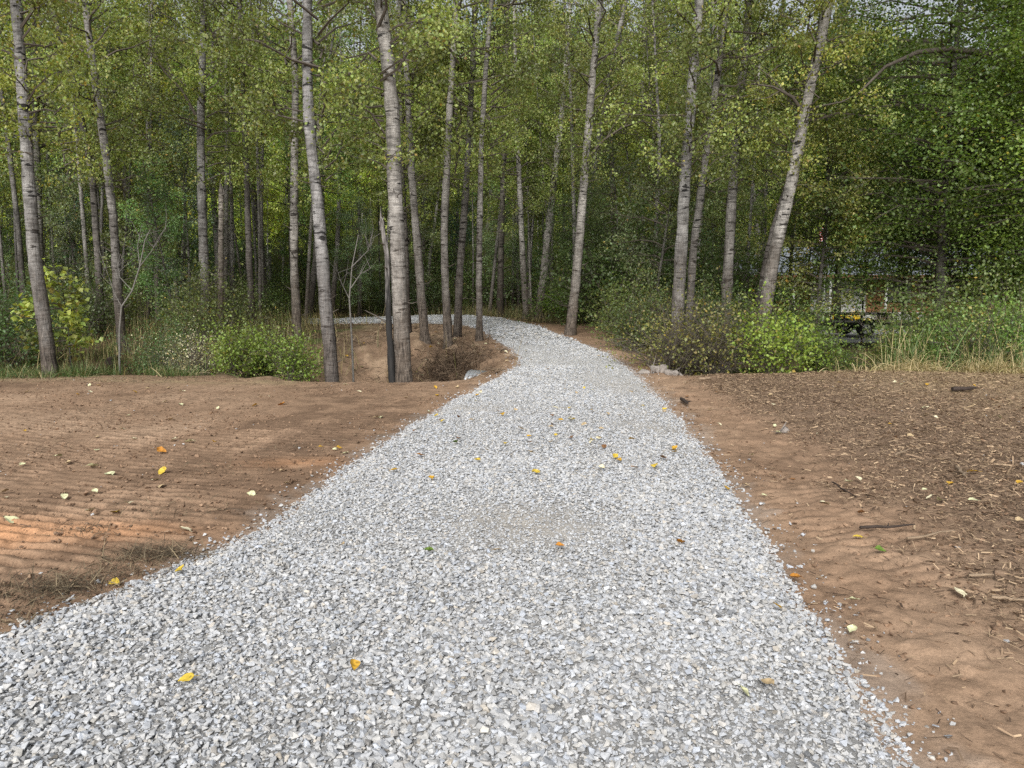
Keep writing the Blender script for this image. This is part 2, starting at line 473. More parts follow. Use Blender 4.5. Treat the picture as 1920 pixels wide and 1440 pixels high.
    # straw fringe at the far rim of the left field
    fr = np.exp(-((y - 13.0) / 0.5) ** 2) * sm(2.5, 4.5, -x) * (0.5 + 2 * nn)
    C = mx(C, c3(0.33, 0.25, 0.15), np.clip(fr, 0, 0.8))
    # grey dust trodden out from the gravel
    C = mx(C, c3(0.33, 0.29, 0.25), 0.35 * sm(-0.2, 0.0, sd + 0.5 * nn + 0.3 * nf))
    C = C * (1 + 0.06 * (1 - sm(13, 14, y)))[:, None] 
    V = np.stack([x, y, z], 1)
    nr, ntn = R.shape
    idx = np.arange(nr * ntn).reshape(nr, ntn); nxt = np.roll(idx, -1, 1)
    F = np.stack([idx[:-1], idx[1:], nxt[1:], nxt[:-1]], -1).reshape(-1, 4)
    # middle disc
    c = len(V); V = np.vstack([V, [0, 0, 0]]); C = np.vstack([C, dirt])
    F3 = np.stack([np.full(ntn, c), idx[0], nxt[0]], 1)
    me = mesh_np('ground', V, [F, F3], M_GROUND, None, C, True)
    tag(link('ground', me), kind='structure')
    # ---- gravel sheet laid on the ground
    def edge_wob(x, y): return 0.10 * fbm(x * 3, y * 3, 3) + 0.10 * fbm(x * 0.9, y * 0.9, 2)
    sdw = sd + edge_wob(x, y)
    fsd = sdw.reshape(nr, ntn)
    ok = (np.minimum.reduce([sdw[F[:, k]] for k in range(4)]) > -0.12)
    Fp = F[ok]
    used = np.unique(Fp); remap = np.full(len(V), -1); remap[used] = np.arange(len(used))
    P = V[used].copy()
    s = sdw[used]; px, py = P[:, 0], P[:, 1]
    lift = -0.03 + 0.065 * sm(-0.12, 0.25, s) + 0.02 * sm(0.3, 1.4, s)
    P[:, 2] = H(px, py) + lift + 0.012 * fbm(px * 3, py * 3, 3) + 0.008 * fbm(px * 18, py * 18, 2)
    tan = np.clip(sm(0.02, 0.24, fbm(px * 0.5 + 3, py * 0.5 + 7, 3)) + 0.9 * np.exp(-(((px - 0.1) / 0.55) ** 2 + ((py - 4.9) / 0.5) ** 2)), 0, 1)
    Cg = c3(0.32, 0.317, 0.307) * (1 - tan[:, None]) + c3(0.42, 0.39, 0.345) * tan[:, None]
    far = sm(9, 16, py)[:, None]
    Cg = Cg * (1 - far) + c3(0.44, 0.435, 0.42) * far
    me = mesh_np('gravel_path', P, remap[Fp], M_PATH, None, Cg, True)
    tag(link('gravel_path', me), kind='structure')
build_ground()

def path_z(x, y):
    s = path_sd(x, y) + 0.10 * fbm(x * 3, y * 3, 3) + 0.10 * fbm(x * 0.9, y * 0.9, 2)
    return H(x, y) + np.maximum(0, -0.03 + 0.065 * sm(-0.12, 0.25, s) + 0.02 * sm(0.3, 1.4, s)) + 0.012 * fbm(x * 3, y * 3, 3)

# ------------------------------------------------------------------ crushed stone
def stone_protos(n):
    out = []
    for k in range(n):
        rg = np.random.default_rng(100 + k)
        bm = bmesh.new()
        P = rg.normal(size=(11, 3)); P /= np.linalg.norm(P, axis=1)[:, None]
        P *= rg.uniform(0.75, 1.1, (11, 1))
        P *= np.array([0.62, 0.42 + 0.12 * rg.random(), 0.24 + 0.2 * rg.random()])
        vs = [bm.verts.new(p) for p in P]
        bmesh.ops.convex_hull(bm, input=vs)
        for v in [v for v in bm.verts if not v.link_faces]: bm.verts.remove(v)
        bmesh.ops.triangulate(bm, faces=bm.faces[:])
        bm.verts.index_update()
        V = np.array([v.co[:] for v in bm.verts]); F = np.array([[v.index for v in f.verts] for f in bm.faces])
        bm.free(); out.append((V, F))
    return out
STONES = stone_protos(20)

def rot_mats(yaw, tilt, tdir):
    cy, sy = np.cos(yaw), np.sin(yaw)
    z = np.zeros_like(yaw); o = np.ones_like(yaw)
    Rz = np.stack([np.stack([cy, -sy, z], 1), np.stack([sy, cy, z], 1), np.stack([z, z, o], 1)], 1)
    ax = np.stack([np.cos(tdir), np.sin(tdir), z], 1)
    c, s = np.cos(tilt)[:, None, None], np.sin(tilt)[:, None, None]
    K = np.zeros((len(yaw), 3, 3))
    K[:, 0, 2] = ax[:, 1]; K[:, 1, 2] = -ax[:, 0]; K[:, 2, 0] = -ax[:, 1]; K[:, 2, 1] = ax[:, 0]
    I = np.eye(3)[None]
    Rt = I + s * K + (1 - c) * (K @ K)
    return Rt @ Rz

def scatter_stones(name, pts, size, col, tiltmax=0.7):
    n = len(pts)
    rg = np.random.default_rng(5)
    R = rot_mats(rg.uniform(0, 2 * PI, n), np.abs(rg.normal(0, tiltmax * 0.5, n)), rg.uniform(0, 2 * PI, n))
    which = rg.integers(0, len(STONES), n)
    Vs, Fs, Cs = [], [], []; off = 0
    for k, (V, F) in enumerate(STONES):
        m = np.where(which == k)[0]
        if not len(m): continue
        W = np.einsum('nij,vj->nvi', R[m], V) * size[m][:, None, None] + pts[m][:, None, :]
        Fi = F[None] + (np.arange(len(m)) * len(V))[:, None, None] + off
        Vs.append(W.reshape(-1, 3)); Fs.append(Fi.reshape(-1, 3))
        Cs.append(np.repeat(col[m], len(V), 0)); off += len(m) * len(V)
    return mesh_np(name, np.vstack(Vs), np.vstack(Fs), M_STONE, None, np.vstack(Cs), False)

def gravel():
    rg = np.random.default_rng(21)
    P, S = [], []
    def zone(y0, y1, x0, x1, dens, smin, smax, heap=0.5):
        n = int((y1 - y0) * (x1 - x0) * dens)
        x = rg.uniform(x0, x1, n); y = rg.uniform(y0, y1, n)
        sd = path_sd(x, y) + 0.10 * fbm(x * 3, y * 3, 3) + 0.10 * fbm(x * 0.9, y * 0.9, 2)
        keep = (sd > -0.02) | ((sd > -0.35) & (rg.random(n) < 0.22 * np.exp(sd * 12)))
        # wheel-worn patches where the fines show
        tan = np.clip(sm(0.02, 0.24, fbm(x * 0.5 + 3, y * 0.5 + 7, 3)) + 0.9 * np.exp(-(((x - 0.1) / 0.55) ** 2 + ((y - 4.9) / 0.5) ** 2)), 0, 1)
        keep &= rg.random(n) > 0.45 * tan
        x, y, tan, sd = x[keep], y[keep], tan[keep], sd[keep]
        s = smin + (smax - smin) * rg.random(len(x)) ** 2.2
        s *= (1 - 0.35 * tan) * (0.85 + 0.5 * np.clip(fbm(x * 0.8, y * 0.8, 2) + 0.2, -0.3, 0.5))
        z = path_z(x, y) + s * rg.uniform(0.0, 0.55, len(x)) * heap * 2
        P.append(np.stack([x, y, z], 1)); S.append(s)
    zone(0.6, 3.6, -5.5, 4.2, 5600, 0.012, 0.039)
    zone(3.6, 7.0, -4.0, 3.2, 4800, 0.013, 0.038)
    zone(7.0, 12.0, -1.8, 3.2, 3000, 0.016, 0.038)
    zone(12.0, 20.0, -0.6, 3.0, 1300, 0.024, 0.05)
    zone(20.0, 46.0, -16.0, 3.0, 260, 0.045, 0.09)
    zone(0.6, 5.0, -5.5, 4.2, 2200, 0.008, 0.015)
    P = np.vstack(P); S = np.concatenate(S); n = len(P)
    v = np.clip(rg.normal(0.465, 0.045, n), 0.28, 0.6)
    v = np.where(rg.random(n) < 0.06, v * 0.55, v)
    tint = rg.normal(0, 1, n)[:, None]
    C = v[:, None] * np.array([[0.985, 1.0, 1.015]]) * (1 + tint * np.array([0.025, 0.004, -0.032])[None])
    warm = (rg.random(n) < 0.10)[:, None]
    C = np.where(warm, C * np.array([1.02, 0.96, 0.88]), C)
    o = link('gravel', scatter_stones('gravel', P, S, C)); tag(o, 'grey crushed stone gravel covering the path', 'gravel', kind='stuff')
    print('stones', n)
gravel()

def crumbs():
    rg = np.random.default_rng(23)
    n = 110000
    x = rg.uniform(-10, 8, n); y = 1.5 + 12.3 * rg.random(n) ** 1.3
    cl = fbm(x * 1.1 + 3, y * 1.1 + 8, 3)
    k = (path_sd(x, y) < -0.03) & (rg.random(n) < 0.2 + 1.2 * sm(-0.08, 0.2, cl)) & (np.abs(x) < 0.78 * y + 0.8) 
    x, y, cl = x[k], y[k], cl[k]; n = len(x)
    s = 0.007 + 0.03 * rg.random(n) ** 5 + 0.03 * (rg.random(n) < 0.012) * rg.random(n)
    C = pick(rg, n, [(0.25, 0.162, 0.104), (0.21, 0.136, 0.087), (0.30, 0.2, 0.13), (0.17, 0.11, 0.072)], 0.2)
    st = rg.random(n) < 0.012
    C[st] = 0.45
    tag(link('soil_crumbs', scatter_stones('soil_crumbs', np.stack([x, y, H(x, y) + 0.004 + 0.2 * s], 1), s, C)), 'loose crumbs of brown soil on the bare ground', 'soil', kind='stuff')

# ------------------------------------------------------------------ strands (chips, straw, grass)
def strands(name, base, direc, length, width, col, mat, sag=0.0, segs=2, lift=None, taper=True):
    """thin ribbons: base (N,3), unit direc (N,3), length (N), width (N), col (N,3); sag bends them downwards"""
    n = len(base)
    t = np.linspace(0, 1, segs + 1)
    P = base[:, None, :] + direc[:, None, :] * (length[:, None] * t[None])[..., None]
    sg = np.asarray(sag) if np.ndim(sag) else np.full(n, sag)
    P[:, :, 2] -= sg[:, None] * (t[None] ** 2) * length[:, None]
    hz = np.stack([-direc[:, 1], direc[:, 0], np.zeros(n)], 1)
    rg = np.random.default_rng(n)
    flat = hz / (np.linalg.norm(hz, axis=1)[:, None] + 1e-6)
    flat[:, 2] += rg.normal(0, 0.5, n)
    w = width[:, None] * (1 - 0.85 * t[None] ** 2 if taper else np.ones((1, segs + 1)))
    A = P + flat[:, None, :] * w[..., None] * 0.5; B = P - flat[:, None, :] * w[..., None] * 0.5
    V = np.stack([A, B], 2).reshape(-1, 3)
    k = 2 * (segs + 1)
    f = []
    for s in range(segs): f.append([2 * s, 2 * s + 1, 2 * s + 3, 2 * s + 2])
    F = (np.array(f)[None] + (np.arange(n) * k)[:, None, None]).reshape(-1, 4)
    return mesh_np(name, V, F, mat, None, np.repeat(col, k, 0), False)

def pick(rg, n, palette, var=0.2):
    pal = np.array(palette); c = pal[rg.integers(0, len(pal), n)]
    return c * rg.uniform(1 - var, 1 + var, (n, 1))

def mulch_chips():
    rg = np.random.default_rng(31)
    n = 300000
    x = rg.uniform(1.4, 12.5, n); y = 1.6 + 12.4 * rg.random(n) ** 1.25
    nl = fbm(x * 1.2, y * 1.2, 4)
    dens = sm(0.45, 1.4, x - xr(y) + 0.9 * nl - 0.15) * sm(1.6, 3.4, y + 0.8 * nl - 0.5 * sm(2, 4, x)) * (0.5 + 1.6 * np.clip(fbm(x * 0.9 + 5, y * 0.9, 3) + 0.3, 0, 1))
    dens = np.maximum(dens, 0.05 * (path_sd(x, y) < -0.05))
    k = (rg.random(n) < dens) & (x < 1.0 + 0.78 * y + 1.0)
    x, y = x[k], y[k]; n = len(x)
    z = H(x, y) + 0.05 * fbm(x * 1.2, y * 1.2, 4) + 0.03 * fbm(x * 2.6 + 40, y * 2.6, 3) + rg.uniform(0.004, 0.035, n)
    a = rg.uniform(0, 2 * PI, n); el = rg.normal(0, 0.2, n)
    d = np.stack([np.cos(a) * np.cos(el), np.sin(a) * np.cos(el), np.sin(el)], 1)
    L = rg.uniform(0.015, 0.06, n) * (1 + 2.2 * (rg.random(n) < 0.05))
    W = rg.uniform(0.0025, 0.0075, n) * (1 + 1.0 * (rg.random(n) < 0.05))
    C = pick(rg, n, [(0.22, 0.165, 0.125), (0.31, 0.24, 0.18), (0.17, 0.13, 0.10), (0.42, 0.33, 0.24), (0.09, 0.068, 0.055), (0.52, 0.42, 0.31)], 0.3)
    st = (rg.random(n) < 0.5 * sm(7, 12, y) * sm(3.5, 7, x))[:, None]
    C = C * np.array([[0.88, 0.80, 0.70]])
    C = np.where(st, np.array([[0.36, 0.27, 0.16]]) * rg.uniform(0.7, 1.2, (n, 1)), C)
    tag(link('bark_mulch', strands('bark_mulch', np.stack([x, y, z], 1), d, L, W, C, M_CHIP, 0.1, 1, taper=False)),
        'brown shredded bark and wood chips spread right of the path', 'mulch', kind='stuff')
mulch_chips()

def field_litter():
    """straw, root fibres and crumbs on the bare soil and in the dug ditch"""
    rg = np.random.default_rng(33)
    B, D, L, W, C = [], [], [], [], []
    def put(x, y, zoff, el_sd, l0, l1, w0, w1, pal):
        n = len(x); z = H(x, y) + zoff
        a = rg.uniform(0, 2 * PI, n); el = rg.normal(0.05, el_sd, n)
        B.append(np.stack([x, y, z], 1)); D.append(np.stack([np.cos(a) * np.cos(el), np.sin(a) * np.cos(el), np.sin(el)], 1))
        L.append(rg.uniform(l0, l1, n)); W.append(rg.uniform(w0, w1, n)); C.append(pick(rg, n, pal, 0.25))
    n = 22000
    x = rg.uniform(-11, 0.6, n); y = rg.uniform(2.2, 13.9, n)
    cl = fbm(x * 0.8 + 20, y * 0.8, 3) + 0.22 * np.exp(-((y - 13.0) / 0.7) ** 2)
    k = (rg.random(n) < sm(-0.05, 0.25, cl)) & (path_sd(x, y) < -0.05) & (x > -1.2 - 0.78 * y)
    put(x[k], y[k], rg.uniform(0.003, 0.02, k.sum()), 0.12, 0.02, 0.09, 0.0025, 0.006,
        [(0.16, 0.115, 0.075), (0.10, 0.07, 0.05), (0.26, 0.2, 0.13), (0.07, 0.05, 0.04)])
    # dead-grass tufts dragged along the path edge
    for (px, py, m, rad) in ((290, 1045, 800, 0.16), (235, 1075, 200, 0.14), (85, 1112, 650, 0.17), (140, 1095, 200, 0.14), (10, 1160, 250, 0.2),
                             (430, 880, 160, 0.35), (330, 960, 120, 0.3), (160, 1000, 90, 0.12), (560, 840, 100, 0.3), (100, 712, 200, 0.5), (330, 712, 260, 0.7), (480, 716, 200, 0.6)):
        c = ground_hit(px, py, Hs)
        put(c[0] + rg.normal(0, rad, m), c[1] + rg.normal(0, rad * 0.45, m), rg.uniform(0.0, 0.045, m), 0.45, 0.05, 0.16, 0.002, 0.0045,
            [(0.10, 0.08, 0.055), (0.15, 0.12, 0.08), (0.07, 0.055, 0.04), (0.24, 0.19, 0.12)])
    # roots and brush in the pit
    n = 15000
    x = rg.uniform(-6, 0.2, n); y = rg.uniform(14, 27, n)
    k = (rg.random(n) < 0.15 + sm(0.0, 0.2, fbm(x, y, 3))) & (path_sd(x, y) < -0.15)
    put(x[k], y[k], rg.uniform(0.0, 0.08, k.sum()), 0.35, 0.06, 0.35, 0.005, 0.016, [(0.12, 0.085, 0.06), (0.24, 0.18, 0.12), (0.06, 0.045, 0.035), (0.36, 0.28, 0.19)])
    m = 1300
    put(-1.55 + rg.normal(0, 0.42, m), 17.6 + rg.normal(0, 0.5, m), rg.uniform(0.0, 0.35, m), 0.5, 0.15, 0.6, 0.006, 0.018, [(0.07, 0.05, 0.035), (0.12, 0.085, 0.06), (0.17, 0.125, 0.085)])
    # forest floor litter near the trail
    n = 7000
    x = rg.uniform(-16, 6, n); y = rg.uniform(24, 40, n)
    k = path_sd(x, y) < -0.1
    put(x[k], y[k], rg.uniform(0.0, 0.06, k.sum()), 0.25, 0.06, 0.3, 0.008, 0.03, [(0.12, 0.08, 0.045), (0.2, 0.14, 0.07), (0.07, 0.05, 0.03), (0.3, 0.24, 0.1)])
    o = strands('plant_litter', np.vstack(B), np.vstack(D), np.concatenate(L), np.concatenate(W), np.vstack(C), M_CHIP, 0.15, 2)
    tag(link('plant_litter', o), 'dead grass, root fibres and twigs strewn over the bare soil and ditch', 'litter', kind='stuff')
field_litter()

def grass():
    rg = np.random.default_rng(41)
    def patch(name, label, pts, h0, h1, lean, pal, w=(0.005, 0.011), sag=(0.1, 0.7)):
        n = len(pts)
        x, y = pts[:, 0], pts[:, 1]
        a = rg.uniform(0, 2 * PI, n); el = np.clip(rg.normal(PI / 2 - lean, lean * 0.6, n), 0.3, PI / 2)
        d = np.stack([np.cos(a) * np.cos(el), np.sin(a) * np.cos(el), np.sin(el)], 1)
        L = rg.uniform(h0, h1, n)
        o = strands(name, np.stack([x, y, H(x, y) - 0.02], 1), d, L, rg.uniform(*w, n), pick(rg, n, pal, 0.3), M_BLADE, rg.uniform(*sag, n), 4)
        tag(link(name, o), label, 'grass', kind='stuff')
    def blob(specs):
        out = []
        for (cx, cy, sx, sy, n) in specs: out.append(np.stack([rg.normal(cx, sx, n), rg.normal(cy, sy, n)], 1))
        return np.vstack(out)
    green = [(0.07, 0.13, 0.03), (0.10, 0.17, 0.04), (0.13, 0.18, 0.06), (0.05, 0.10, 0.025)]
    lowg = [tuple(0.95 * q for q in c) for c in green] + [(0.30, 0.25, 0.12), (0.16, 0.17, 0.06)]
    green = [tuple(1.15 * q for q in c) for c in green]
    mixg = green + [(0.45, 0.38, 0.19), (0.5, 0.42, 0.22)]
    dry = [(0.38, 0.30, 0.14), (0.30, 0.25, 0.11), (0.22, 0.22, 0.08), (0.14, 0.19, 0.05)]
    p = blob([(-9.4, 13.7, 0.9, 0.35, 2600), (-7.6, 13.9, 0.8, 0.28, 3000), (-6.4, 14.2, 0.5, 0.3, 900), (-11, 14.0, 1.2, 0.5, 2000), (-10.2, 15.2, 1.6, 0.8, 1500)])
    patch('green_grass', 'short green grass at the left rim of the bare field', p[(fbm(p[:, 0] * 1.3, p[:, 1] * 1.3, 3) > -0.06)], 0.10, 0.48, 0.55, lowg, (0.006, 0.012))
    p = blob([(-7.2, 17.5, 2.2, 1.2, 1400), (-8.4, 21.0, 1.5, 1.4, 1500), (-8.2, 25.5, 1.2, 1.0, 1500)])
    patch('tan_grass', 'dry tan grass standing between trunks left of the trail', p, 0.4, 1.1, 0.3, dry, (0.006, 0.014))
    p = blob([(-0.3, 33.5, 2.2, 1.2, 1500), (2.0, 30.0, 1.2, 1.6, 1300), (1.0, 36, 2.5, 2, 1200)])
    patch('verge_grass', 'olive weeds and grass along the far bend of the trail', p, 0.3, 0.9, 0.35, [(0.14, 0.15, 0.05), (0.2, 0.18, 0.08), (0.09, 0.11, 0.035), (0.26, 0.21, 0.1)], (0.008, 0.02))
    p = blob([(7.5, 14.5, 0.25, 0.3, 320), (8.9, 14.4, 0.4, 0.3, 480), (10.2, 14.5, 0.4, 0.3, 260), (11.6, 14.5, 0.7, 0.4, 400)])
    patch('tall_grass', 'tall arching green and straw grass at the right rim of the mulch', p, 0.6, 1.6, 0.38, mixg, (0.008, 0.017), (0.2, 0.9))
    p = blob([(7.2, 13.7, 0.22, 0.18, 650), (8.6, 13.6, 0.3, 0.2, 1100), (9.4, 13.6, 0.5, 0.2, 500), (10.8, 13.5, 0.6, 0.25, 700), (6.6, 13.7, 0.5, 0.2, 160)])
    patch('straw_grass', 'straw coloured dead grass leaning over the right rim', p, 0.2, 0.85, 0.6, [(0.55, 0.45, 0.25), (0.48, 0.38, 0.2), (0.32, 0.28, 0.12)], (0.006, 0.011), (0.3, 1.0))
grass()

crumbs()

# ------------------------------------------------------------------ foliage prototypes
def leaf_quads(c, size, rg, droop=0.4, flat=0.5, wide=0.40):
    n = len(c)
    a = rg.normal(size=(n, 3)); a[:, 2] -= droop; a /= np.linalg.norm(a, axis=1)[:, None]
    nn = rg.normal(size=(n, 3)); nn[:, 2] += flat * 2.5
    b = np.cross(nn, a); b /= np.linalg.norm(b, axis=1)[:, None] + 1e-9
    m = np.cross(a, b)
    s = size[:, None]
    v0 = c; v1 = c + a * s * 0.42 + b * s * wide + m * s * 0.08
    v2 = c + a * s; v3 = c + a * s * 0.42 - b * s * wide + m * s * 0.08
    V = np.stack([v0, v1, v2, v3], 1).reshape(-1, 3)
    F = np.arange(n * 4).reshape(n, 4)
    return V, F

def leaf_cols(rg, n, base, yellow=0.1, dark=0.2, var=0.22):
    c = np.tile(np.array(base)[None] * 2.25, (n, 1)) * rg.uniform(1 - var, 1 + var, (n, 1))
    y = rg.random(n) < yellow
    c[y] = np.array([0.42, 0.36, 0.09]) * rg.uniform(0.6, 1.15, (y.sum(), 1))
    return c * (1 + rg.normal(0, 0.06, (n, 3)))

def make_crown(seed, h0, h1, nb, spread, clumps, lpc, lsize, base, yellow, droop=0.5, flat=0.4, sig=0.24, up=0.75, hpow=1.0, topsparse=1.0, wide=0.40, taper_low=True):
    rg = np.random.default_rng(seed)
    mb = MB(); cs, ss, cc = [], [], []
    for i in range(nb):
        f = (i + rg.random()) / nb
        h = h0 + (h1 - h0) * f ** hpow
        az = rg.uniform(0, 2 * PI)
        shape = (0.45 + 0.55 * sm(0, 0.3, f)) if taper_low else 1.0
        L = spread * shape * (1 - 0.55 * sm(0.55, 1.0, f)) * rg.uniform(0.5, 1.15)
        upa = up * rg.uniform(0.35, 1.2)
        d = np.array([math.cos(az) * math.cos(upa), math.sin(az) * math.cos(upa), math.sin(upa)])
        t = np.linspace(0, 1, 5)
        P = np.array([0, 0, h])[None] + d[None] * (t * L)[:, None]
        P[:, 2] -= 0.22 * L * t ** 2
        P[1:] += rg.normal(0, 0.05 * L, (4, 3)) * np.array([1, 1, 0.6])
        r0 = 0.008 + 0.010 * L
        mb.tube(P, np.linspace(r0, 0.004, 5), 4, 1, (1, 1, 1), cap=False)
        bright = rg.uniform(0.5, 1.5); yb = yellow * rg.uniform(0.2, 2.2)
        nc = max(2, int(clumps * L / spread * rg.uniform(0.7, 1.3)))
        for k in range(nc):
            u = rg.uniform(0.3, 1.05) ** 0.65
            p = np.array([np.interp(u, t, P[:, q]) for q in range(3)]) + rg.normal(0, sig * 0.9, 3)
            m = int(lpc * rg.uniform(0.5, 1.4) * (1 if f < 0.6 else topsparse))
            if m < 1: continue
            q = p + rg.normal(0, 1, (m, 3)) * np.array([sig, sig, sig * 0.7])
            cs.append(q); ss.append(lsize * rg.uniform(0.6, 1.25, m))
            cc.append(leaf_cols(rg, m, base, yb) * bright * rg.uniform(0.65, 1.35))
            if rg.random() < 0.6:
                b0 = np.array([np.interp(max(0, u - 0.2), t, P[:, q_]) for q_ in range(3)])
                mb.tube(np.array([b0, (b0 + p) / 2 + rg.normal(0, 0.04, 3), p]), [0.005, 0.004, 0.002], 3, 1, cap=False)
    c = np.vstack(cs); s = np.concatenate(ss); col = np.vstack(cc)
    V, F = leaf_quads(c, s, rg, droop, flat, wide)
    mb.add(V, F, 0, np.repeat(col, 4, 0))
    me = mb.mesh('crown', [M_LEAF, M_TWIG])
    return me

OLIVE = (0.126, 0.152, 0.042); GREEN = (0.083, 0.12, 0.045); DEEP = (0.064, 0.096, 0.032); LIME = (0.20, 0.245, 0.075)
# front-row poplars: bare below, sprays of leaves from about five metres up
FRONT = [make_crown(200 + k, 4.0, 12.0, 50, 2.0, 9, 36, 0.066, OLIVE, 0.03, 0.7, 0.2, 0.15, 0.7, 1.1, 0.45) for k in range(4)]
# taller forest trees standing behind
MID = [make_crown(220 + k, 3.2, 14.0, 70, 2.5, 9, 34, 0.086, OLIVE, 0.03, 0.6, 0.25, 0.16, 0.7, 1.0, 0.45) for k in range(5)]
POLE = [make_crown(280 + k, 4.5, 13.5, 42, 1.5, 8, 30, 0.072, OLIVE, 0.03, 0.7, 0.2, 0.15, 0.8, 1.0, 0.6) for k in range(3)]
YOUNG = [make_crown(240 + k, 0.9, 7.5, 62, 1.7, 9, 30, 0.07, GREEN, 0.015, 0.4, 0.5, 0.15, 0.6, 1.0, 1.0) for k in range(4)]
MAPLE = [make_crown(260 + k, 1.0, 10.0, 120, 3.6, 20, 42, 0.075, DEEP, 0.01, 0.3, 1.3, 0.32, 0.35, 0.9, 1.0, 0.46, False) for k in range(2)]

def make_conifer(seed, hgt=16.0):
    rg = np.random.default_rng(seed); mb = MB()
    cs, ss = [], []
    for i in range(230):
        f = i / 230; h = 1.0 + (hgt - 1.0) * f
        L = (3.2 * (1 - f) ** 0.8 + 0.15) * rg.uniform(0.6, 1.1); az = rg.uniform(0, 2 * PI)
        m = int(8 + 16 * L / 3)
        u = rg.uniform(0.1, 1, m)
        p = np.stack([np.cos(az) * u * L, np.sin(az) * u * L, h - 0.35 * u * L + 0.1 * rg.normal(size=m)], 1)
        p += rg.normal(0, 0.13, p.shape) * (0.4 + u)[:, None]
        cs.append(p); ss.append(rg.uniform(0.22, 0.45, m))
    c = np.vstack(cs); s = np.concatenate(ss)
    V, F = leaf_quads(c, s, rg, 0.8, 0.5, 0.24)
    col = np.array([[0.07, 0.125, 0.06]]) * rg.uniform(0.6, 1.3, (len(c), 1))
    mb.add(V, F, 0, np.repeat(col, 4, 0))
    return mb.mesh('crown', [M_LEAF])
CONIFER = [make_conifer(300 + k) for k in range(3)]

def make_round_crown(seed):
    """broadleaf crown as seen far off: clumps of larger leaf sprays"""
    rg = np.random.default_rng(seed); mb = MB(); cs, cc, ss = [], [], []
    for i in range(190):
        d = rg.normal(size=3); d /= np.linalg.norm(d); rad = rg.random() ** 0.4
        p = d * rad * np.array([3.0, 3.0, 4.6]) + np.array([0, 0, 7.6]); m = 44
        cs.append(p + rg.normal(0, 0.5, (m, 3))); ss.append(rg.uniform(0.16, 0.32, m))
        cc.append(leaf_cols(rg, m, LIME, 0.03) * rg.uniform(0.65, 1.25))
    V, F = leaf_quads(np.vstack(cs), np.concatenate(ss), rg, 0.5, 0.3, 0.36)
    mb.add(V, F, 0, np.repeat(np.vstack(cc), 4, 0))
    return mb.mesh('crown', [M_LEAF])
ROUND = [make_round_crown(320 + k) for k in range(3)]

def make_shrub(seed, rx, rz, nstem, clumps, lpc, lsize, base, yellow, droop=0.3, flat=0.7, sig=0.11, twig=1.0, wide=0.38, upright=0.5):
    rg = np.random.default_rng(seed)
    st = MB(); cs, ss, cc = [], [], []
    for i in range(nstem):
        az = rg.uniform(0, 2 * PI); out = rg.random() ** 0.6
        tip = np.array([math.cos(az) * rx * out, math.sin(az) * rx * out, rz * (1 - 0.55 * out ** 2) * rg.uniform(0.6, 1.08)])
        t = np.linspace(0, 1, 6)
        b0 = np.array([math.cos(az), math.sin(az), 0]) * 0.12 * rx * rg.random()
        P = b0[None] + (tip - b0)[None] * t[:, None]
        P[:, :2] *= (t ** upright)[:, None] * 0.5 + 0.5
        P[1:] += rg.normal(0, 0.04 * rz, (5, 3))
        P[0, 2] = -0.1
        st.tube(P, np.linspace(0.009, 0.003, 6) * twig, 4, 0, cap=False)
        for k in range(clumps):
            u = rg.uniform(0.3, 1.05)
            p = np.array([np.interp(u, t, P[:, q]) for q in range(3)]) + rg.normal(0, sig * 1.3, 3)
            p[2] = max(p[2], 0.06)
            m = int(lpc * rg.uniform(0.5, 1.4))
            if m < 1: continue
            cs.append(p + rg.normal(0, sig, (m, 3))); ss.append(lsize * rg.uniform(0.6, 1.3, m))
            cc.append(leaf_cols(rg, m, base, yellow) * rg.uniform(0.7, 1.25))
            bu = max(0, u - 0.12)
            b1 = np.array([np.interp(bu, t, P[:, q]) for q in range(3)])
            st.tube(np.array([b1, (b1 + p) / 2, p]), np.array([0.004, 0.003, 0.0015]) * twig, 3, 0, cap=False)
    V, F = leaf_quads(np.vstack(cs), np.concatenate(ss), rg, droop, flat, wide)
    fol = mesh_np('foliage', V, F, M_LEAF, None, np.repeat(np.vstack(cc), 4, 0))
    return st.mesh('stem', [M_TWIG]), fol

SHRUB_DARK = [make_shrub(400 + k, 1.3, 1.9, 24, 10, 20, 0.06, DEEP, 0.01, sig=0.2, upright=0.8) for k in range(4)]
SHRUB_GREEN = [make_shrub(420 + k, 0.75, 1.0, 26, 9, 13, 0.05, (0.125, 0.17, 0.034), 0.04, sig=0.09) for k in range(3)]
SHRUB_BARE = [make_shrub(440 + k, 1.1, 1.25, 60, 6, 6, 0.045, (0.13, 0.14, 0.05), 0.08, sig=0.13, twig=1.0) for k in range(2)]
SHRUB_BROAD = [make_shrub(450 + k, 1.0, 1.5, 22, 10, 15, 0.068, (0.135, 0.19, 0.038), 0.03, sig=0.14) for k in range(2)]

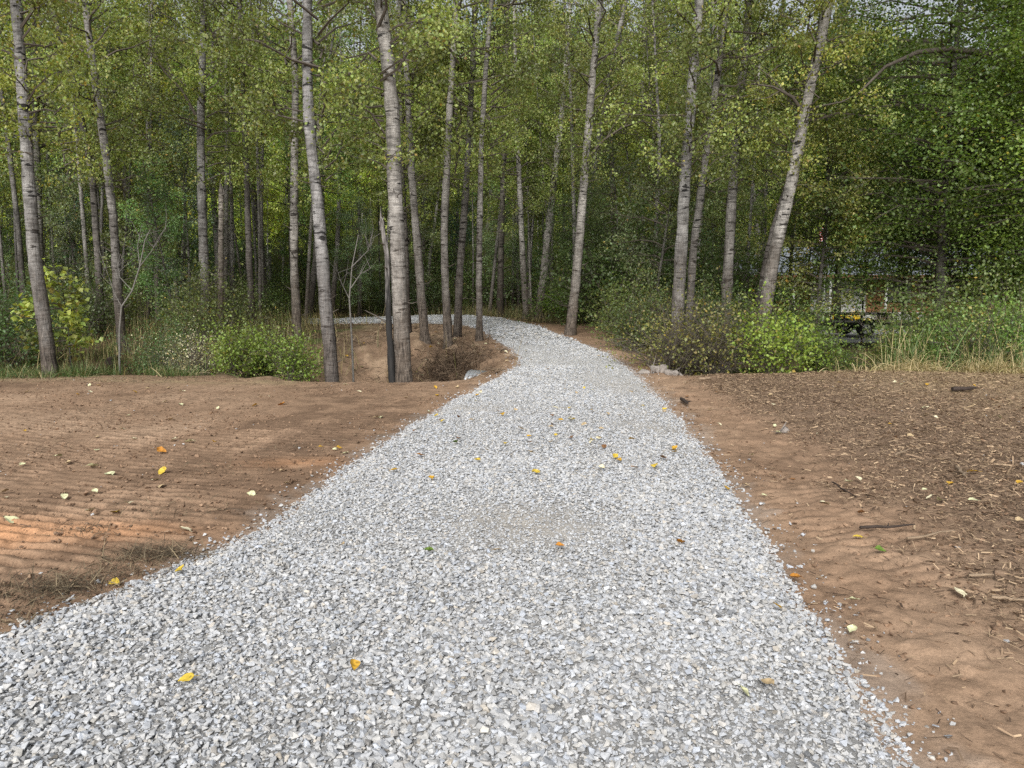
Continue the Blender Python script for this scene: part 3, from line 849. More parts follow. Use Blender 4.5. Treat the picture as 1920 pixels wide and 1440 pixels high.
# ------------------------------------------------------------------ trees
def trunk_mesh(P, r0, r1, seed, stubs=16, sides=12, flare=1.5, burnt=None):
    """tapered wobbly bole through the points P (local), with branch stubs"""
    rg = np.random.default_rng(seed)
    P = np.asarray(P, float)
    L = np.concatenate([[0], np.cumsum(np.linalg.norm(np.diff(P, axis=0), axis=1))])
    k = max(24, int(L[-1] / 0.22)); s = np.linspace(0, L[-1], k)
    # smooth through points
    Q = np.stack([np.interp(s, L, P[:, q]) for q in range(3)], 1)
    for _ in range(6):
        Q[1:-1] = 0.25 * Q[:-2] + 0.5 * Q[1:-1] + 0.25 * Q[2:]
    Q[:, 0] += 0.018 * np.cumsum(rg.normal(0, 0.35, k)) * 0.5
    f = s / L[-1]
    r = (r0 * (1 - f) + r1 * f) * (1 + 0.04 * rg.normal(size=k))
    r *= 1 + (flare - 1) * np.exp(-s / 0.28)
    RR = r[:, None] * (1 + 0.05 * rg.normal(size=(k, sides)))
    mb = MB(); mb.tube(Q, RR, sides, 0)
    for i in range(stubs):
        j = rg.integers(3, k - 2); az = rg.uniform(0, 2 * PI); ln = rg.uniform(0.04, 0.22) * (3.5 if rg.random() < 0.18 else 1)
        d = np.array([math.cos(az), math.sin(az), rg.uniform(0.0, 0.6)])
        a = Q[j] + d * r[j] * 0.7; rr = rg.uniform(0.008, 0.02)
        mid = a + d * ln * 0.5 + rg.normal(0, 0.02, 3)
        mb.tube(np.array([a, mid, a + d * (ln + r[j] * 0.3) + np.array([0, 0, 0.1 * ln])]), [rr, rr * 0.7, rr * 0.3], 5, 1)
    return mb, Q, r

def align_lean(o, d):
    d = Vector(d).normalized()
    o.rotation_mode = 'QUATERNION'
    o.rotation_quaternion = Vector((0, 0, 1)).rotation_difference(d)

TREES = []
def px_tree(label, pts, Y, wb, wt, crown=None, name='poplar_tree', tint=(1, 1, 1), ctint=(1, 1, 1), top=13.0, stubs=16, group=None, cscale=1.0, seed=None, twist=None, cat='tree'):
    """pts: photo pixels from foot to the top edge; Y: distance (None: where the foot meets the ground)"""
    i = len(TREES); seed = seed or 500 + i
    if Y is None: Y = ground_hit(pts[0][0], pts[0][1], Hs)[1]
    W = np.array([at_depth(a, b, Y) for a, b in pts])
    rg = np.random.default_rng(seed)
    W[:, 1] += np.linspace(0, rg.normal(0, 0.4), len(W))
    W[0, 2] = Hs(W[0, 0], W[0, 1]) - 0.12
    # carry on upwards out of the picture
    if top:
        d = W[-1] - W[-2]; d /= np.linalg.norm(d); d = d * 0.7 + np.array([0, 0, 0.3]); d /= np.linalg.norm(d)
        if W[-1, 2] < top: W = np.vstack([W, W[-1] + d * (top - W[-1, 2]) / d[2]])
    root = empty(name, W[0]); P = W - W[0]
    r0 = 0.44 * wb * Y / FPX; rt = 0.46 * wt * Y / FPX
    rend = rt * 0.5 if top else rt
    zt = P[min(len(pts) - 1, len(P) - 1), 2]
    # taper: wb at foot, wt at the last picked point, on to a thin tip
    mb, Q, r = trunk_mesh(P, r0, rend, seed, stubs)
    t = mb.build('trunk', [M_BARK, M_TWIG], root, smooth=True); t.color = (*tint, 1)
    if crown is not None:
        c = link('crown', crown, root); align_lean(c, P[-1]); c.color = (*ctint, 1); c.scale = (cscale,) * 3
        if twist is None: twist = rg.uniform(0, 2 * PI)
        c.rotation_quaternion = c.rotation_quaternion @ Matrix.Rotation(twist, 4, 'Z').to_quaternion()
    tag(root, label, cat, group)
    TREES.append((W[0, 0], W[0, 1], root))
    return root

F4 = FRONT
L_ = (1.15, 1.12, 1.08); D_ = (0.55, 0.52, 0.5); M_ = (0.8, 0.78, 0.76)
px_tree('grey trunk leaning left at the far left, rising from green grass', [(95, 690), (78, 600), (55, 480), (38, 270), (12, 0)], 13.9, 30, 22, F4[0], tint=(0.95, .95, .95), ctint=(1, .95, .8))
px_tree('dark slim trunk leaning left, second from the left edge', [(190, 600), (178, 330), (150, 160), (118, 40), (105, 0)], 21, 16, 12, F4[1], tint=D_, ctint=(1.05, .95, .8))
px_tree('pale grey leaning trunk behind the bare sapling', [(226, 610), (215, 420), (192, 240), (165, 60), (158, 0)], 19, 20, 16, F4[2], tint=M_)
px_tree('thin grey trunk, left of a near parallel pair on the left', [(282, 590), (278, 400), (276, 200), (282, 0)], 26, 11, 9, MID[0], tint=M_)
px_tree('thin grey trunk, right of a near parallel pair on the left', [(296, 590), (290, 380), (305, 200), (312, 0)], 27, 11, 9, F4[3], tint=M_)
px_tree('straight scarred grey trunk behind the two round green bushes', [(387, 588), (378, 480), (366, 250), (368, 0)], 20.5, 21, 17, F4[1], tint=(0.85, .85, .85))
px_tree('dark trunk forking into thin arms near the top, left of centre', [(474, 605), (466, 480), (460, 300), (450, 120), (446, 0)], 22, 15, 11, F4[0], tint=D_)
px_tree('scarred grey trunk with peeling pale patches, foot in brown litter', [(556, 606), (550, 480), (553, 300), (556, 150), (545, 0)], 20.5, 19, 18, F4[2], tint=(1.0, .97, .93), stubs=24)
px_tree('bent grey trunk leaning left beside the round bushes', [(626, 706), (605, 540), (590, 400), (567, 240), (558, 130), (555, 0)], 13.9, 30, 20, F4[3], tint=(0.85, .85, .87))
px_tree('thickest pale trunk, standing alone at the ditch rim', [(757, 716), (750, 560), (741, 400), (734, 200), (722, 80), (713, 0)], 13.7, 37, 27, F4[1], tint=L_, stubs=22, ctint=(1, 1, 1.1))
px_tree('slim pale trunk just right of the thickest trunk', [(798, 634), (787, 520), (772, 330), (764, 180), (757, 0)], 19.5, 19, 12, F4[0], tint=L_)
px_tree('dark slim trunk half hidden behind the thickest trunk', [(765, 625), (760, 450), (752, 250), (750, 0)], 21.5, 15, 10, MID[1], tint=D_)
px_tree('slender pale trunk bowing right, foot on the ditch slope', [(841, 640), (834, 520), (834, 400), (845, 200), (859, 0)], 19.3, 18, 14, F4[2], tint=L_)
px_tree('grey trunk leaning right close behind the bowed pale trunk', [(857, 622), (862, 500), (876, 330), (885, 150), (893, 0)], 21.0, 17, 13, F4[3], tint=M_)
px_tree('narrow trunk at the inner edge of the bend in the path', [(899, 634), (899, 500), (904, 300), (914, 120), (925, 0)], 20.0, 14, 11, F4[0], tint=(1.0, .98, .95))
px_tree('dark mossy trunk deep behind the bend in the path', [(938, 560), (942, 400), (948, 220), (952, 60)], 32, 15, 10, MID[2], tint=(.45, .42, .38))
px_tree('pale slim trunk left of the far forked pair, at the trail bend', [(987, 562), (978, 440), (968, 240), (964, 0)], 30, 14, 11, F4[1], tint=L_)
px_tree('thin grey trunk between two pale trunks at the trail bend', [(985, 560), (995, 420), (1006, 250), (1011, 0)], 36, 10, 8, MID[3], tint=M_)
px_tree('grey trunk leaning right above the far verge weeds', [(1010, 562), (1030, 420), (1048, 270), (1062, 110), (1068, 0)], 30, 18, 13, F4[2], tint=L_)
px_tree('pale trunk leaning right at the right edge of the path', [(1068, 628), (1082, 510), (1098, 330), (1112, 150), (1127, 0)], None, 21, 17, F4[3], tint=L_)
px_tree('darker trunk crossing behind the pale leaning one, right of the path', [(1075, 575), (1092, 440), (1118, 290), (1145, 130), (1175, 0)], 28, 18, 14, F4[0], tint=M_)
px_tree('stout grey trunk rising from the brown bare shrub', [(1268, 620), (1276, 500), (1288, 300), (1305, 100), (1316, 0)], 17.0, 29, 19, F4[1], tint=(.92, .92, .92))
px_tree('grey twin trunk close behind the stout one', [(1290, 610), (1302, 460), (1325, 290), (1352, 110), (1368, 0)], 18.2, 18, 13, F4[2], tint=M_)
px_tree('upright dark footed trunk between two leaning pairs on the right', [(1361, 605), (1367, 470), (1377, 320), (1386, 200), (1408, 0)], 19.0, 24, 17, F4[3], tint=(.82, .8, .78))
px_tree('big pale trunk leaning far right in front of the house', [(1421, 600), (1450, 480), (1480, 360), (1510, 200), (1556, 0)], 17.5, 29, 20, F4[0], tint=L_, ctint=(1.05, .95, .8), stubs=22)
px_tree('rough dark trunk leaning right behind the big pale leaning trunk', [(1408, 600), (1440, 450), (1475, 330), (1500, 190), (1528, 0)], 18.6, 17, 13, F4[1], tint=D_)

# broken and burnt snags
def snag(label, pts, Y, wb, wt, tint, black):
    W = np.array([at_depth(a, b, Y) for a, b in pts]); W[0, 2] = Hs(W[0, 0], W[0, 1]) - 0.12
    root = empty('tree_snag', W[0]); P = W - W[0]
    r0 = 0.5 * wb * Y / FPX; rt = 0.5 * wt * Y / FPX
    mb, Q, r = trunk_mesh(P, r0, rt, 77, 5, 10, 1.1)
    tp = P[-1]
    for k in range(4):
        a = k * 1.7; q = tp + np.array([math.cos(a), math.sin(a), 0]) * rt * 0.6
        mb.tube(np.array([q - [0, 0, 0.15], q, q + np.array([0.02 * k - 0.03, 0, 0.08 + 0.09 * (k % 3)])]), [rt * 0.5, rt * 0.4, 0.003], 5, 0)
    t = mb.build('trunk', [M_CHAR if black else M_BARK, M_TWIG], root, smooth=True); t.color = (*tint, 1)
    tag(root, label, 'dead tree')
    TREES.append((W[0, 0], W[0, 1], root))

def char_mat():
    m, nt, ns, ls = newmat('charred_wood')
    out = N(ns, 'ShaderNodeOutputMaterial'); b = N(ns, 'ShaderNodeBsdfPrincipled'); b.inputs['Roughness'].default_value = 0.8
    tc = N(ns, 'ShaderNodeTexCoord'); sp = N(ns, 'ShaderNodeSeparateXYZ'); ls.new(tc.outputs['Object'], sp.inputs[0])
    mp = N(ns, 'ShaderNodeMapping'); mp.inputs['Scale'].default_value = (22, 22, 3); ls.new(tc.outputs['Object'], mp.inputs[0])
    nz = N(ns, 'ShaderNodeTexNoise', i_Scale=1.0, i_Detail=5.0); ls.new(mp.outputs[0], nz.inputs['Vector'])
    g = ramp(ns, [(0.3, (0.06, 0.05, 0.045)), (0.7, (0.34, 0.32, 0.3))]); ls.new(nz.outputs['Fac'], g.inputs[0])
    d = ramp(ns, [(0.3, (0.008, 0.008, 0.008)), (0.75, (0.03, 0.028, 0.026))]); ls.new(nz.outputs['Fac'], d.inputs[0])
    a = N(ns, 'ShaderNodeMath', operation='MULTIPLY_ADD', i_1=2.0); ls.new(nz.outputs['Fac'], a.inputs[0]); ls.new(sp.outputs[2], a.inputs[2])
    mr = N(ns, 'ShaderNodeMapRange', i_1=2.9, i_2=3.8); ls.new(a.outputs[0], mr.inputs[0])
    ls.new(mixc(ns, ls, d.outputs[0], g.outputs[0], mr.outputs[0]), b.inputs['Base Color'])
    ls.new(b.outputs[0], out.inputs[0]); return m
M_CHAR = char_mat()
snag('charred black snag with a grey splintered top beside the thickest trunk', [(736, 718), (730, 620), (726, 540), (728, 480), (716, 415)], 13.6, 14, 8, (1, 1, 1), True)
snag('short broken grey snag among the trees left of centre', [(411, 592), (414, 470), (416, 355)], 20, 11, 9, (1.0, .93, .85), False)

# bare whitish sapling, leafy sapling
def sapling(label, pts, Y, w, arms, crown=None, ctint=(1, 1, 1), bare=True, cs=1.0, pale=True):
    W = np.array([at_depth(a, b, Y) for a, b in pts]); W[0, 2] = Hs(W[0, 0], W[0, 1]) - 0.05
    root = empty('sapling', W[0]); P = W - W[0]
    rg = np.random.default_rng(int(pts[0][0]))
    mb = MB(); r0 = 0.5 * w * Y / FPX
    mb.tube(P, np.linspace(r0, r0 * 0.35, len(P)), 7)
    for arm in arms:
        A = np.array([at_depth(a, b, Y) for a, b in arm]) - W[0]
        A[1:, 1] += np.linspace(0, rg.normal(0, 0.35), len(A) - 1)
        mb.tube(A, np.linspace(r0 * 0.5, 0.003, len(A)), 5)
        for _ in range(5 if bare else 1):
            u = rg.uniform(0.3, 0.95); b = np.array([np.interp(u, np.linspace(0, 1, len(A)), A[:, q]) for q in range(3)])
            d = rg.normal(size=3); d[2] = abs(d[2]) + 0.5; d /= np.linalg.norm(d)
            mb.tube(np.array([b, b + d * 0.2 + rg.normal(0, 0.02, 3), b + d * rg.uniform(0.3, 0.6)]), [0.006, 0.004, 0.0015], 4)
    t = mb.build('trunk', [M_PALE if pale else M_TWIG], root, smooth=True)
    if crown is not None:
        c = link('foliage', crown, root); c.color = (*ctint, 1); c.scale = (cs,) * 3
    tag(root, label, 'sapling'); return root
M_PALE = plain('pale_sapling_bark', (0.17, 0.16, 0.145), 0.85, var=0.3, scale=15)
sapling('leafless whitish sapling with crooked arms at the left rim', [(222, 672), (224, 620), (228, 575), (248, 545), (262, 500), (272, 450), (282, 430)], 15.0, 4.2,
        [[(228, 575), (215, 550), (203, 515), (190, 480)], [(262, 500), (285, 470), (305, 445), (325, 430)], [(248, 545), (225, 520), (210, 490)], [(262, 500), (258, 460), (250, 420)]])
sapling('thin pale sapling in the ditch between the bent and the thickest trunk', [(664, 708), (660, 640), (655, 560), (660, 500), (672, 440)], 14.6, 4.5,
        [[(655, 560), (640, 530), (628, 490)], [(660, 500), (690, 470), (700, 440)], [(658, 540), (675, 515), (690, 500)]], None)

# ------------------------------------------------------------------ fill trees behind the front row
TR_PROTO = []
for k in range(4):
    rg = np.random.default_rng(900 + k)
    P = np.array([[0, 0, -0.2], [rg.normal(0, .1), rg.normal(0, .1), 3], [rg.normal(0, .25), rg.normal(0, .25), 8], [rg.normal(0, .5), rg.normal(0, .5), 15.5]])
    mb, Q, r = trunk_mesh(P, 0.155, 0.04, 910 + k, 22, 9); TR_PROTO.append(mb.mesh('trunk', [M_BARK, M_TWIG], True))

def fill_tree(x, y, crown, label, group, s=1.0, tint=(1, 1, 1), ctint=(1, 1, 1), name='forest_tree', trunk_s=None, lean=0.05, cat='tree', tz=None):
    k = len(TREES)
    root = empty(name, (x, y, Hs(x, y)), random.uniform(0, 2 * PI)); root.scale = (s,) * 3
    root.rotation_euler = (random.gauss(0, lean), random.gauss(0, lean), random.uniform(0, 2 * PI))
    ts = trunk_s or random.uniform(0.7, 1.1)
    t = link('trunk', TR_PROTO[k % 4], root); t.scale = (ts, ts, tz or (0.5 if crown in YOUNG else 0.62 if crown in MAPLE else 0.88)); t.color = (*tint, 1)
    c = link('crown', crown, root); c.color = (*ctint, 1)
    tag(root, label, cat, group)
    TREES.append((x, y, root))
    return root

def free(x, y, d):
    return all((x - a) ** 2 + (y - b) ** 2 > d * d for a, b, _ in TREES)

def proj(x, y, z):
    dy, dz = y, z - CAM_H
    f = dy * CP - dz * SP; u = dy * SP + dz * CP
    return 960 + FPX * x / f, 720 - FPX * u / f

rr = random.Random(5)
cnt = 0; tries = 0
while cnt < 36 and tries < 6000:
    tries += 1
    y = 25 + 22 * rr.random(); x = rr.uniform(-0.78, 0.78) * y
    if float(path_sd(np.array([x]), np.array([y]))[0]) > -0.8: continue
    px, _ = proj(x, y, 1.5)
    if 1440 < px and y < 48: continue            # the yard and its house
    if -3 < x < 3 and y < 30: continue
    if not free(x, y, 1.5): continue
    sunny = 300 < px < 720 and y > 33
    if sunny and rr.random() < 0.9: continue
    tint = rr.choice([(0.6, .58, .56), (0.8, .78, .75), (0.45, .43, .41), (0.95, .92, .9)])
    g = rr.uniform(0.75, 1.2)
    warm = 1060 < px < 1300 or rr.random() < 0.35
    ct = (1.3 * g, 1.3 * g, 1.0 * g) if sunny else (1.15 * g, 1.08 * g, 0.9 * g) if warm else (g * rr.uniform(.65, 1.0), g * rr.uniform(.8, 1.05), g * rr.uniform(.8, 1.3))  # crowns in the sunny wedge tinted brighter: sunlight put into leaf colour
    if px < 620: lab = 'slender grey trunked poplar in the dim forest left of the path'
    elif px < 1100: lab = 'slender grey trunked poplar in the forest behind the trail bend'
    else: lab = 'slender grey trunked poplar behind the front trees right of the path'
    grp = {'l': 'poplars deep in the left forest', 'b': 'poplars behind the trail bend', 'r': 'poplars in the right forest'}['l' if px < 620 else 'b' if px < 1100 else 'r']
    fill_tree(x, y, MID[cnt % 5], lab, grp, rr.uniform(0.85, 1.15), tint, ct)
    cnt += 1

# slender poles: many thin pale boles with small high crowns
cnt = 0; tries = 0
while cnt < 64 and tries < 6000:
    tries += 1
    y = 22 + 24 * rr.random(); x = rr.uniform(-0.75, 0.6) * y
    if float(path_sd(np.array([x]), np.array([y]))[0]) > -0.8: continue
    px, _ = proj(x, y, 1.5)
    if px > 1440: continue
    if 600 < px < 1060 and y < 29: continue
    if not free(x, y, 0.7): continue
    g = rr.uniform(0.8, 1.3); b = rr.uniform(0.5, 1.15)
    side = 'left of the path' if px < 700 else 'behind the trail bend' if px < 1060 else 'right of the path'
    fill_tree(x, y, POLE[cnt % 3], 'thin pole like poplar with a small high crown ' + side, 'pole thin poplars ' + side, rr.uniform(0.85, 1.1), (b, b * .98, b * .95),
              (g * rr.uniform(.85, 1.2), g, g * rr.uniform(.8, 1.2)), 'forest_tree', rr.uniform(0.3, 0.6), 0.045)
    cnt += 1

# young leafy trees making the under-storey
cnt = 0; tries = 0
while cnt < 50 and tries < 6000:
    tries += 1
    y = 19.5 + 26 * rr.random(); x = rr.uniform(-0.78, 0.55) * y
    if float(path_sd(np.array([x]), np.array([y]))[0]) > -1.0: continue
    px, _ = proj(x, y, 1.5)
    if px > 1425 and y < 50: continue
    if 560 < px < 1060 and y < 31: continue
    if not free(x, y, 1.0): continue
    g = rr.uniform(0.65, 1.35)
    ct = (g * rr.uniform(.75, 1.3), g, g * rr.uniform(.8, 1.9))
    side = 'left of the path' if px < 700 else 'behind the trail bend' if px < 1060 else 'right of the path'
    fill_tree(x, y, YOUNG[cnt % 4], 'young bushy green tree in the under-storey ' + side, 'under-storey trees ' + side, rr.uniform(0.6, 1.05), (0.5, .48, .45), ct, 'young_tree', 0.35, 0.08)
    cnt += 1

# particular trees on the right: the big dark maple and the yellowing small tree before the house
def px_fill(px, py, Y, crown, label, s, ct, name, ts=1.0, tint=(.5, .48, .45), rz=None, cat='tree'):
    p = at_depth(px, py, Y)
    o = fill_tree(p[0], Y, crown, label, None, s, tint, ct, name, ts, 0.03, cat)
    return o
px_fill(1760, 600, 19.5, MAPLE[0], 'broad dark green maple filling the right side before the house', 1.0, (1.0, 1.0, 0.75), 'maple_tree', 0.9)
px_fill(1930, 600, 21.5, MAPLE[1], 'dense green maple at the right edge of the view', 1.05, (1.3, 1.25, 0.8), 'maple_tree', 0.9)
px_fill(2050, 600, 17.0, MAPLE[0], 'maple just beyond the right edge, its boughs reaching in', 0.9, (1.55, 1.5, 1.0), 'maple_tree', 0.8)
px_fill(1552, 600, 21.0, MID[0], 'narrow young tree shading the roof of the house', 0.62, (.9, 1.0, .9), 'young_tree', .4)
px_fill(1480, 600, 25.0, YOUNG[3], 'green young tree close behind the big leaning trunk', 1.1, (1.1, 1.0, .8), 'young_tree', .4)
px_fill(1692, 600, 24.0, MID[2], 'light green young tree left of the dark maple', 0.68, (.8, 1.0, .8), 'young_tree', 0.45)
px_fill(1535, 600, 20.0, YOUNG[2], 'small tree with yellowing leaves right of the big leaning trunk', 0.95, (1.7, 1.25, 1.0), 'young_tree', 0.4)
px_fill(1800, 600, 22.0, YOUNG[3], 'bushy young tree under the middle of the dark maple', 0.8, (1.0, .95, .9), 'young_tree', 0.35)
px_fill(1895, 600, 20.0, YOUNG[2], 'bushy young tree by the right edge behind the tall grass', 0.8, (1.1, 1.0, 1.0), 'young_tree', 0.35)
px_fill(1570, 600, 31.0, MID[4], 'tall poplar rising behind the house yard', 1.0, (1, 1, .9), 'poplar_tree', 0.9)
px_fill(1700, 600, 58.0, MID[1], 'poplar behind the house roof', 1.1, (.9, 1, .9), 'poplar_tree', 1.0)
px_fill(1850, 600, 60.0, MID[2], 'poplar behind the right end of the house', 1.1, (.9, 1, .9), 'poplar_tree', 1.0)
px_fill(1490, 600, 60.0, MID[3], 'poplar behind the left end of the house', 1.1, (.9, 1, .9), 'poplar_tree', 1.0)

# the wooded hillside beyond
cnt = 0; tries = 0
while cnt < 230 and tries < 4000:
    tries += 1
    y = 56 + 126 * rr.random() ** 1.1; x = rr.uniform(-0.8, 0.8) * y
    if not free(x, y, 2.6): continue
    px, _ = proj(x, y, 10)
    lime = (280 < px < 760 and y < 120 and rr.random() < 0.85) or rr.random() < 0.4
    hz = sm(60, 190, y)  # distance haze painted into the crown tints, bluer farther off
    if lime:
        g = rr.uniform(1.1, 1.7); ct = (g * (1.08 - .1 * hz), g, g * (1 + 1.4 * hz))  # gain raised to paint the lit hillside glow into the crown colour
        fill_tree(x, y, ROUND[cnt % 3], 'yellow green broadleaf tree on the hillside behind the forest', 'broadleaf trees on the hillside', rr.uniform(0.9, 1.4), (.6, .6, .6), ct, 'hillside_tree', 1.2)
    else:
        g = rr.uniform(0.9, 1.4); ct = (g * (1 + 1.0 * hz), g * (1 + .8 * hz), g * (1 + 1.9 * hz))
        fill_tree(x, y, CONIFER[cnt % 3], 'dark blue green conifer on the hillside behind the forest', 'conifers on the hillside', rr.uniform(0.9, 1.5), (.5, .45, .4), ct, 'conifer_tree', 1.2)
    cnt += 1

# ------------------------------------------------------------------ shrubs
def shrub(x, y, proto, label, s, ct=(1, 1, 1), name='shrub', group=None, sz=None, cat='shrub'):
    root = empty(name, (x, y, Hs(x, y)), random.uniform(0, 2 * PI)); root.scale = (s, s, sz or s)
    link('stem', proto[0], root); f = link('foliage', proto[1], root); f.color = (*ct, 1)
    tag(root, label, cat, group); return root
def px_shrub(px, py, Y, *a, **k):
    if Y is None: p = ground_hit(px, py, Hs)
    else: p = at_depth(px, py, Y)
    return shrub(p[0], p[1], *a, **k)

px_shrub(440, 690, 14.6, SHRUB_GREEN[0], 'left of two round bright green bushes at the field rim', 1.05, (1, 1, 1), 'round_bush')
px_shrub(545, 692, 14.6, SHRUB_GREEN[1], 'right of two round bright green bushes, next to the bent trunk', 1.0, (.9, .95, .9), 'round_bush')
px_shrub(495, 690, 15.4, SHRUB_GREEN[2], 'darker low bush filling the gap between the two round bushes', 0.85, (.75, .8, .8), 'round_bush')
px_shrub(372, 690, 15.2, SHRUB_BARE[0], 'pale leaved thin shrub left of the round bushes', 0.8, (2.2, 2.0, 3.6), 'pale_shrub')
px_shrub(300, 690, 15.6, SHRUB_DARK[0], 'low dark shrub behind the grass at the left rim', 0.6, (.9, 1, 1))
YMAPLE = make_crown(290, 0.55, 2.0, 15, 0.85, 9, 11, 0.105, LIME, 0.12, 0.35, 1.6, 0.10, 0.25, 1.0, 1.0, 0.46, False)
_p = at_depth(135, 690, 14.9)
fill_tree(_p[0], 14.9, YMAPLE, 'young maple with tiers of lime yellow leaves beside the leaning left trunk', None, 1.0, (.5, .5, .5), (1.0, .95, .8), 'young_maple', 0.1, 0.03, tz=0.13)
px_shrub(30, 680, 16.5, SHRUB_DARK[1], 'dark bush at the left edge of the view', 1.0, (.8, .9, .9))
px_shrub(1265, 700, 15.4, SHRUB_BARE[0], 'dense brown bare twigged shrub at the foot of the stout trunk', 1.35, (1, .95, .8), 'twiggy_shrub')
px_shrub(1340, 700, 15.2, SHRUB_BARE[1], 'tangled twiggy shrub between the brown and the lime shrubs', 1.25, (1, .9, .8), 'twiggy_shrub')
px_shrub(1445, 700, 14.7, SHRUB_BROAD[1], 'lime green leafy shrub in front of the big leaning trunk', 0.95, (1.1, 1.05, .9), 'leafy_shrub')
px_shrub(1530, 700, 15.0, SHRUB_GREEN[0], 'mid green shrub right of the lime green one', 0.95, (.75, .8, .8), 'leafy_shrub')
px_shrub(1590, 700, 15.3, SHRUB_GREEN[1], 'low dark green shrub below the trailer', 0.5, (.5, .55, .6), 'leafy_shrub')
px_shrub(1660, 700, 15.6, SHRUB_GREEN[2], 'low olive shrub beside the tall grass', 0.7, (.9, .75, .8), 'leafy_shrub')
px_shrub(1180, 640, 20.5, SHRUB_BROAD[0], 'sparse olive shrub with whitish twigs right of the path', 1.1, (.6, .55, .7))
px_shrub(1235, 640, 19.0, SHRUB_BARE[1], 'low straggly shrub overhanging the right edge of the path', 1.15, (1.2, 1.1, 1.0), 'twiggy_shrub')
px_shrub(1150, 600, 25.0, SHRUB_DARK[2], 'dark dome shaped shrub behind the pale leaning trunk', 1.9, (.8, .8, .7))
px_shrub(1215, 590, 23.5, SHRUB_DARK[3], 'tall dark shrub left of the stout trunk', 1.9, (.7, .75, .7))
px_shrub(1330, 590, 23.0, SHRUB_DARK[0], 'dark shrub behind the twin trunks', 1.8, (.8, .8, .7))
px_shrub(1400, 590, 26.0, SHRUB_DARK[1], 'dark shrub behind the feet of the leaning trunks', 1.7, (.8, .8, .7))
px_shrub(1195, 640, 18.5, SHRUB_DARK[1], 'dark green shrub hanging over the path edge before the stout trunk', .8, (.9, .85, .8))
px_shrub(1125, 600, 27.0, SHRUB_DARK[0], 'dark shrub hiding the forest floor right of the trail bend', 1.5, (.85, .85, .7))
px_shrub(1310, 640, 18.6, SHRUB_DARK[2], 'dark shrub between the stout trunk and the upright dark footed trunk', .9, (.7, .7, .65))
px_shrub(1395, 650, 17.6, SHRUB_DARK[3], 'dark shrub between the upright trunk and the leaning pair', .8, (.75, .75, .65))
px_shrub(1490, 640, 18.5, SHRUB_DARK[0], 'shaded green shrub right of the leaning pair', .85, (1, 1, .8))
px_shrub(1045, 575, 30.0, SHRUB_BROAD[1], 'bright green fern like bush at the foot of the far leaning trunk', 0.95, (.9, 1, .7), 'leafy_shrub')
px_shrub(1700, 690, 15.6, SHRUB_GREEN[0], 'loose olive green shrub left of the straw tufts at the right rim', 1.0, (.8, .8, .9), 'leafy_shrub')
px_shrub(1830, 690, 14.9, SHRUB_BARE[1], 'thin stemmed shrub among the straw tufts at the right rim', 1.0, (1.2, 1.2, 1.1), 'twiggy_shrub')
px_shrub(1775, 690, 15.2, SHRUB_GREEN[1], 'feathery green shrub between the straw tufts at the right rim', 1.15, (.8, .95, 1.1), 'leafy_shrub')
px_shrub(1880, 690, 15.0, SHRUB_GREEN[2], 'bushy green shrub behind the straw tufts nearest the right edge', 1.3, (.85, 1.0, 1.15), 'leafy_shrub')
px_shrub(905, 580, 40.0, SHRUB_DARK[3], 'round dark shrub closing the gap behind the trail bend, nearest its left', 1.9, (1.1, 1.1, 1), 'forest_shrub')
px_shrub(960, 580, 43.0, SHRUB_DARK[0], 'wide green shrub closing the gap behind the trail bend, in the middle', 2.1, (1.4, 1.3, 1), 'forest_shrub')
px_shrub(1010, 580, 46.0, SHRUB_DARK[1], 'tall olive shrub closing the gap behind the trail bend, nearest its right', 2.2, (1.7, 1.4, 1), 'forest_shrub')
px_shrub(1735, 640, 17.2, SHRUB_DARK[2], 'leafy shrub under the dark maple', 1.15, (1.3, 1.15, 1.1), 'leafy_shrub')
px_shrub(1830, 640, 17.0, SHRUB_DARK[3], 'feathery green shrub behind the tall grass', 1.1, (1.6, 1.35, 1.3), 'leafy_shrub')
px_shrub(1915, 640, 16.0, SHRUB_DARK[0], 'tall green shrub at the right edge of the view', 1.0, (1.7, 1.5, 1.5), 'leafy_shrub')
px_shrub(1500, 620, 21.5, SHRUB_BROAD[0], 'leafy green shrub standing before the trailer bed', 0.85, (.75, .8, .8), 'leafy_shrub', sz=1.0)

cnt = 0; tries = 0
SH = []
while cnt < 120 and tries < 5000:
    tries += 1
    y = 17 + 43 * rr.random() ** 1.2; x = rr.uniform(-0.75, 0.5) * y
    if float(path_sd(np.array([x]), np.array([y]))[0]) > -1.3: continue
    px, _ = proj(x, y, 0.5)
    if px > 1425: continue
    if 560 < px < 1050 and y < 33: continue
    if any((x - a) ** 2 + (y - b) ** 2 < 1.8 for a, b in SH): continue
    SH.append((x, y)); g = rr.uniform(0.6, 1.15)
    side = 'left of the path' if px < 700 else 'behind the trail bend' if px < 1050 else 'right of the path'
    shrub(x, y, SHRUB_DARK[cnt % 4], 'shadowed dark green shrub between trunks ' + side, rr.uniform(0.5, 1.05) * (1 + 0.5 * float(sm(30, 40, y))), (g * rr.uniform(.9, 1.4), g, g * rr.uniform(.7, 1.1)), 'forest_shrub', 'forest shrubs ' + side)
    cnt += 1

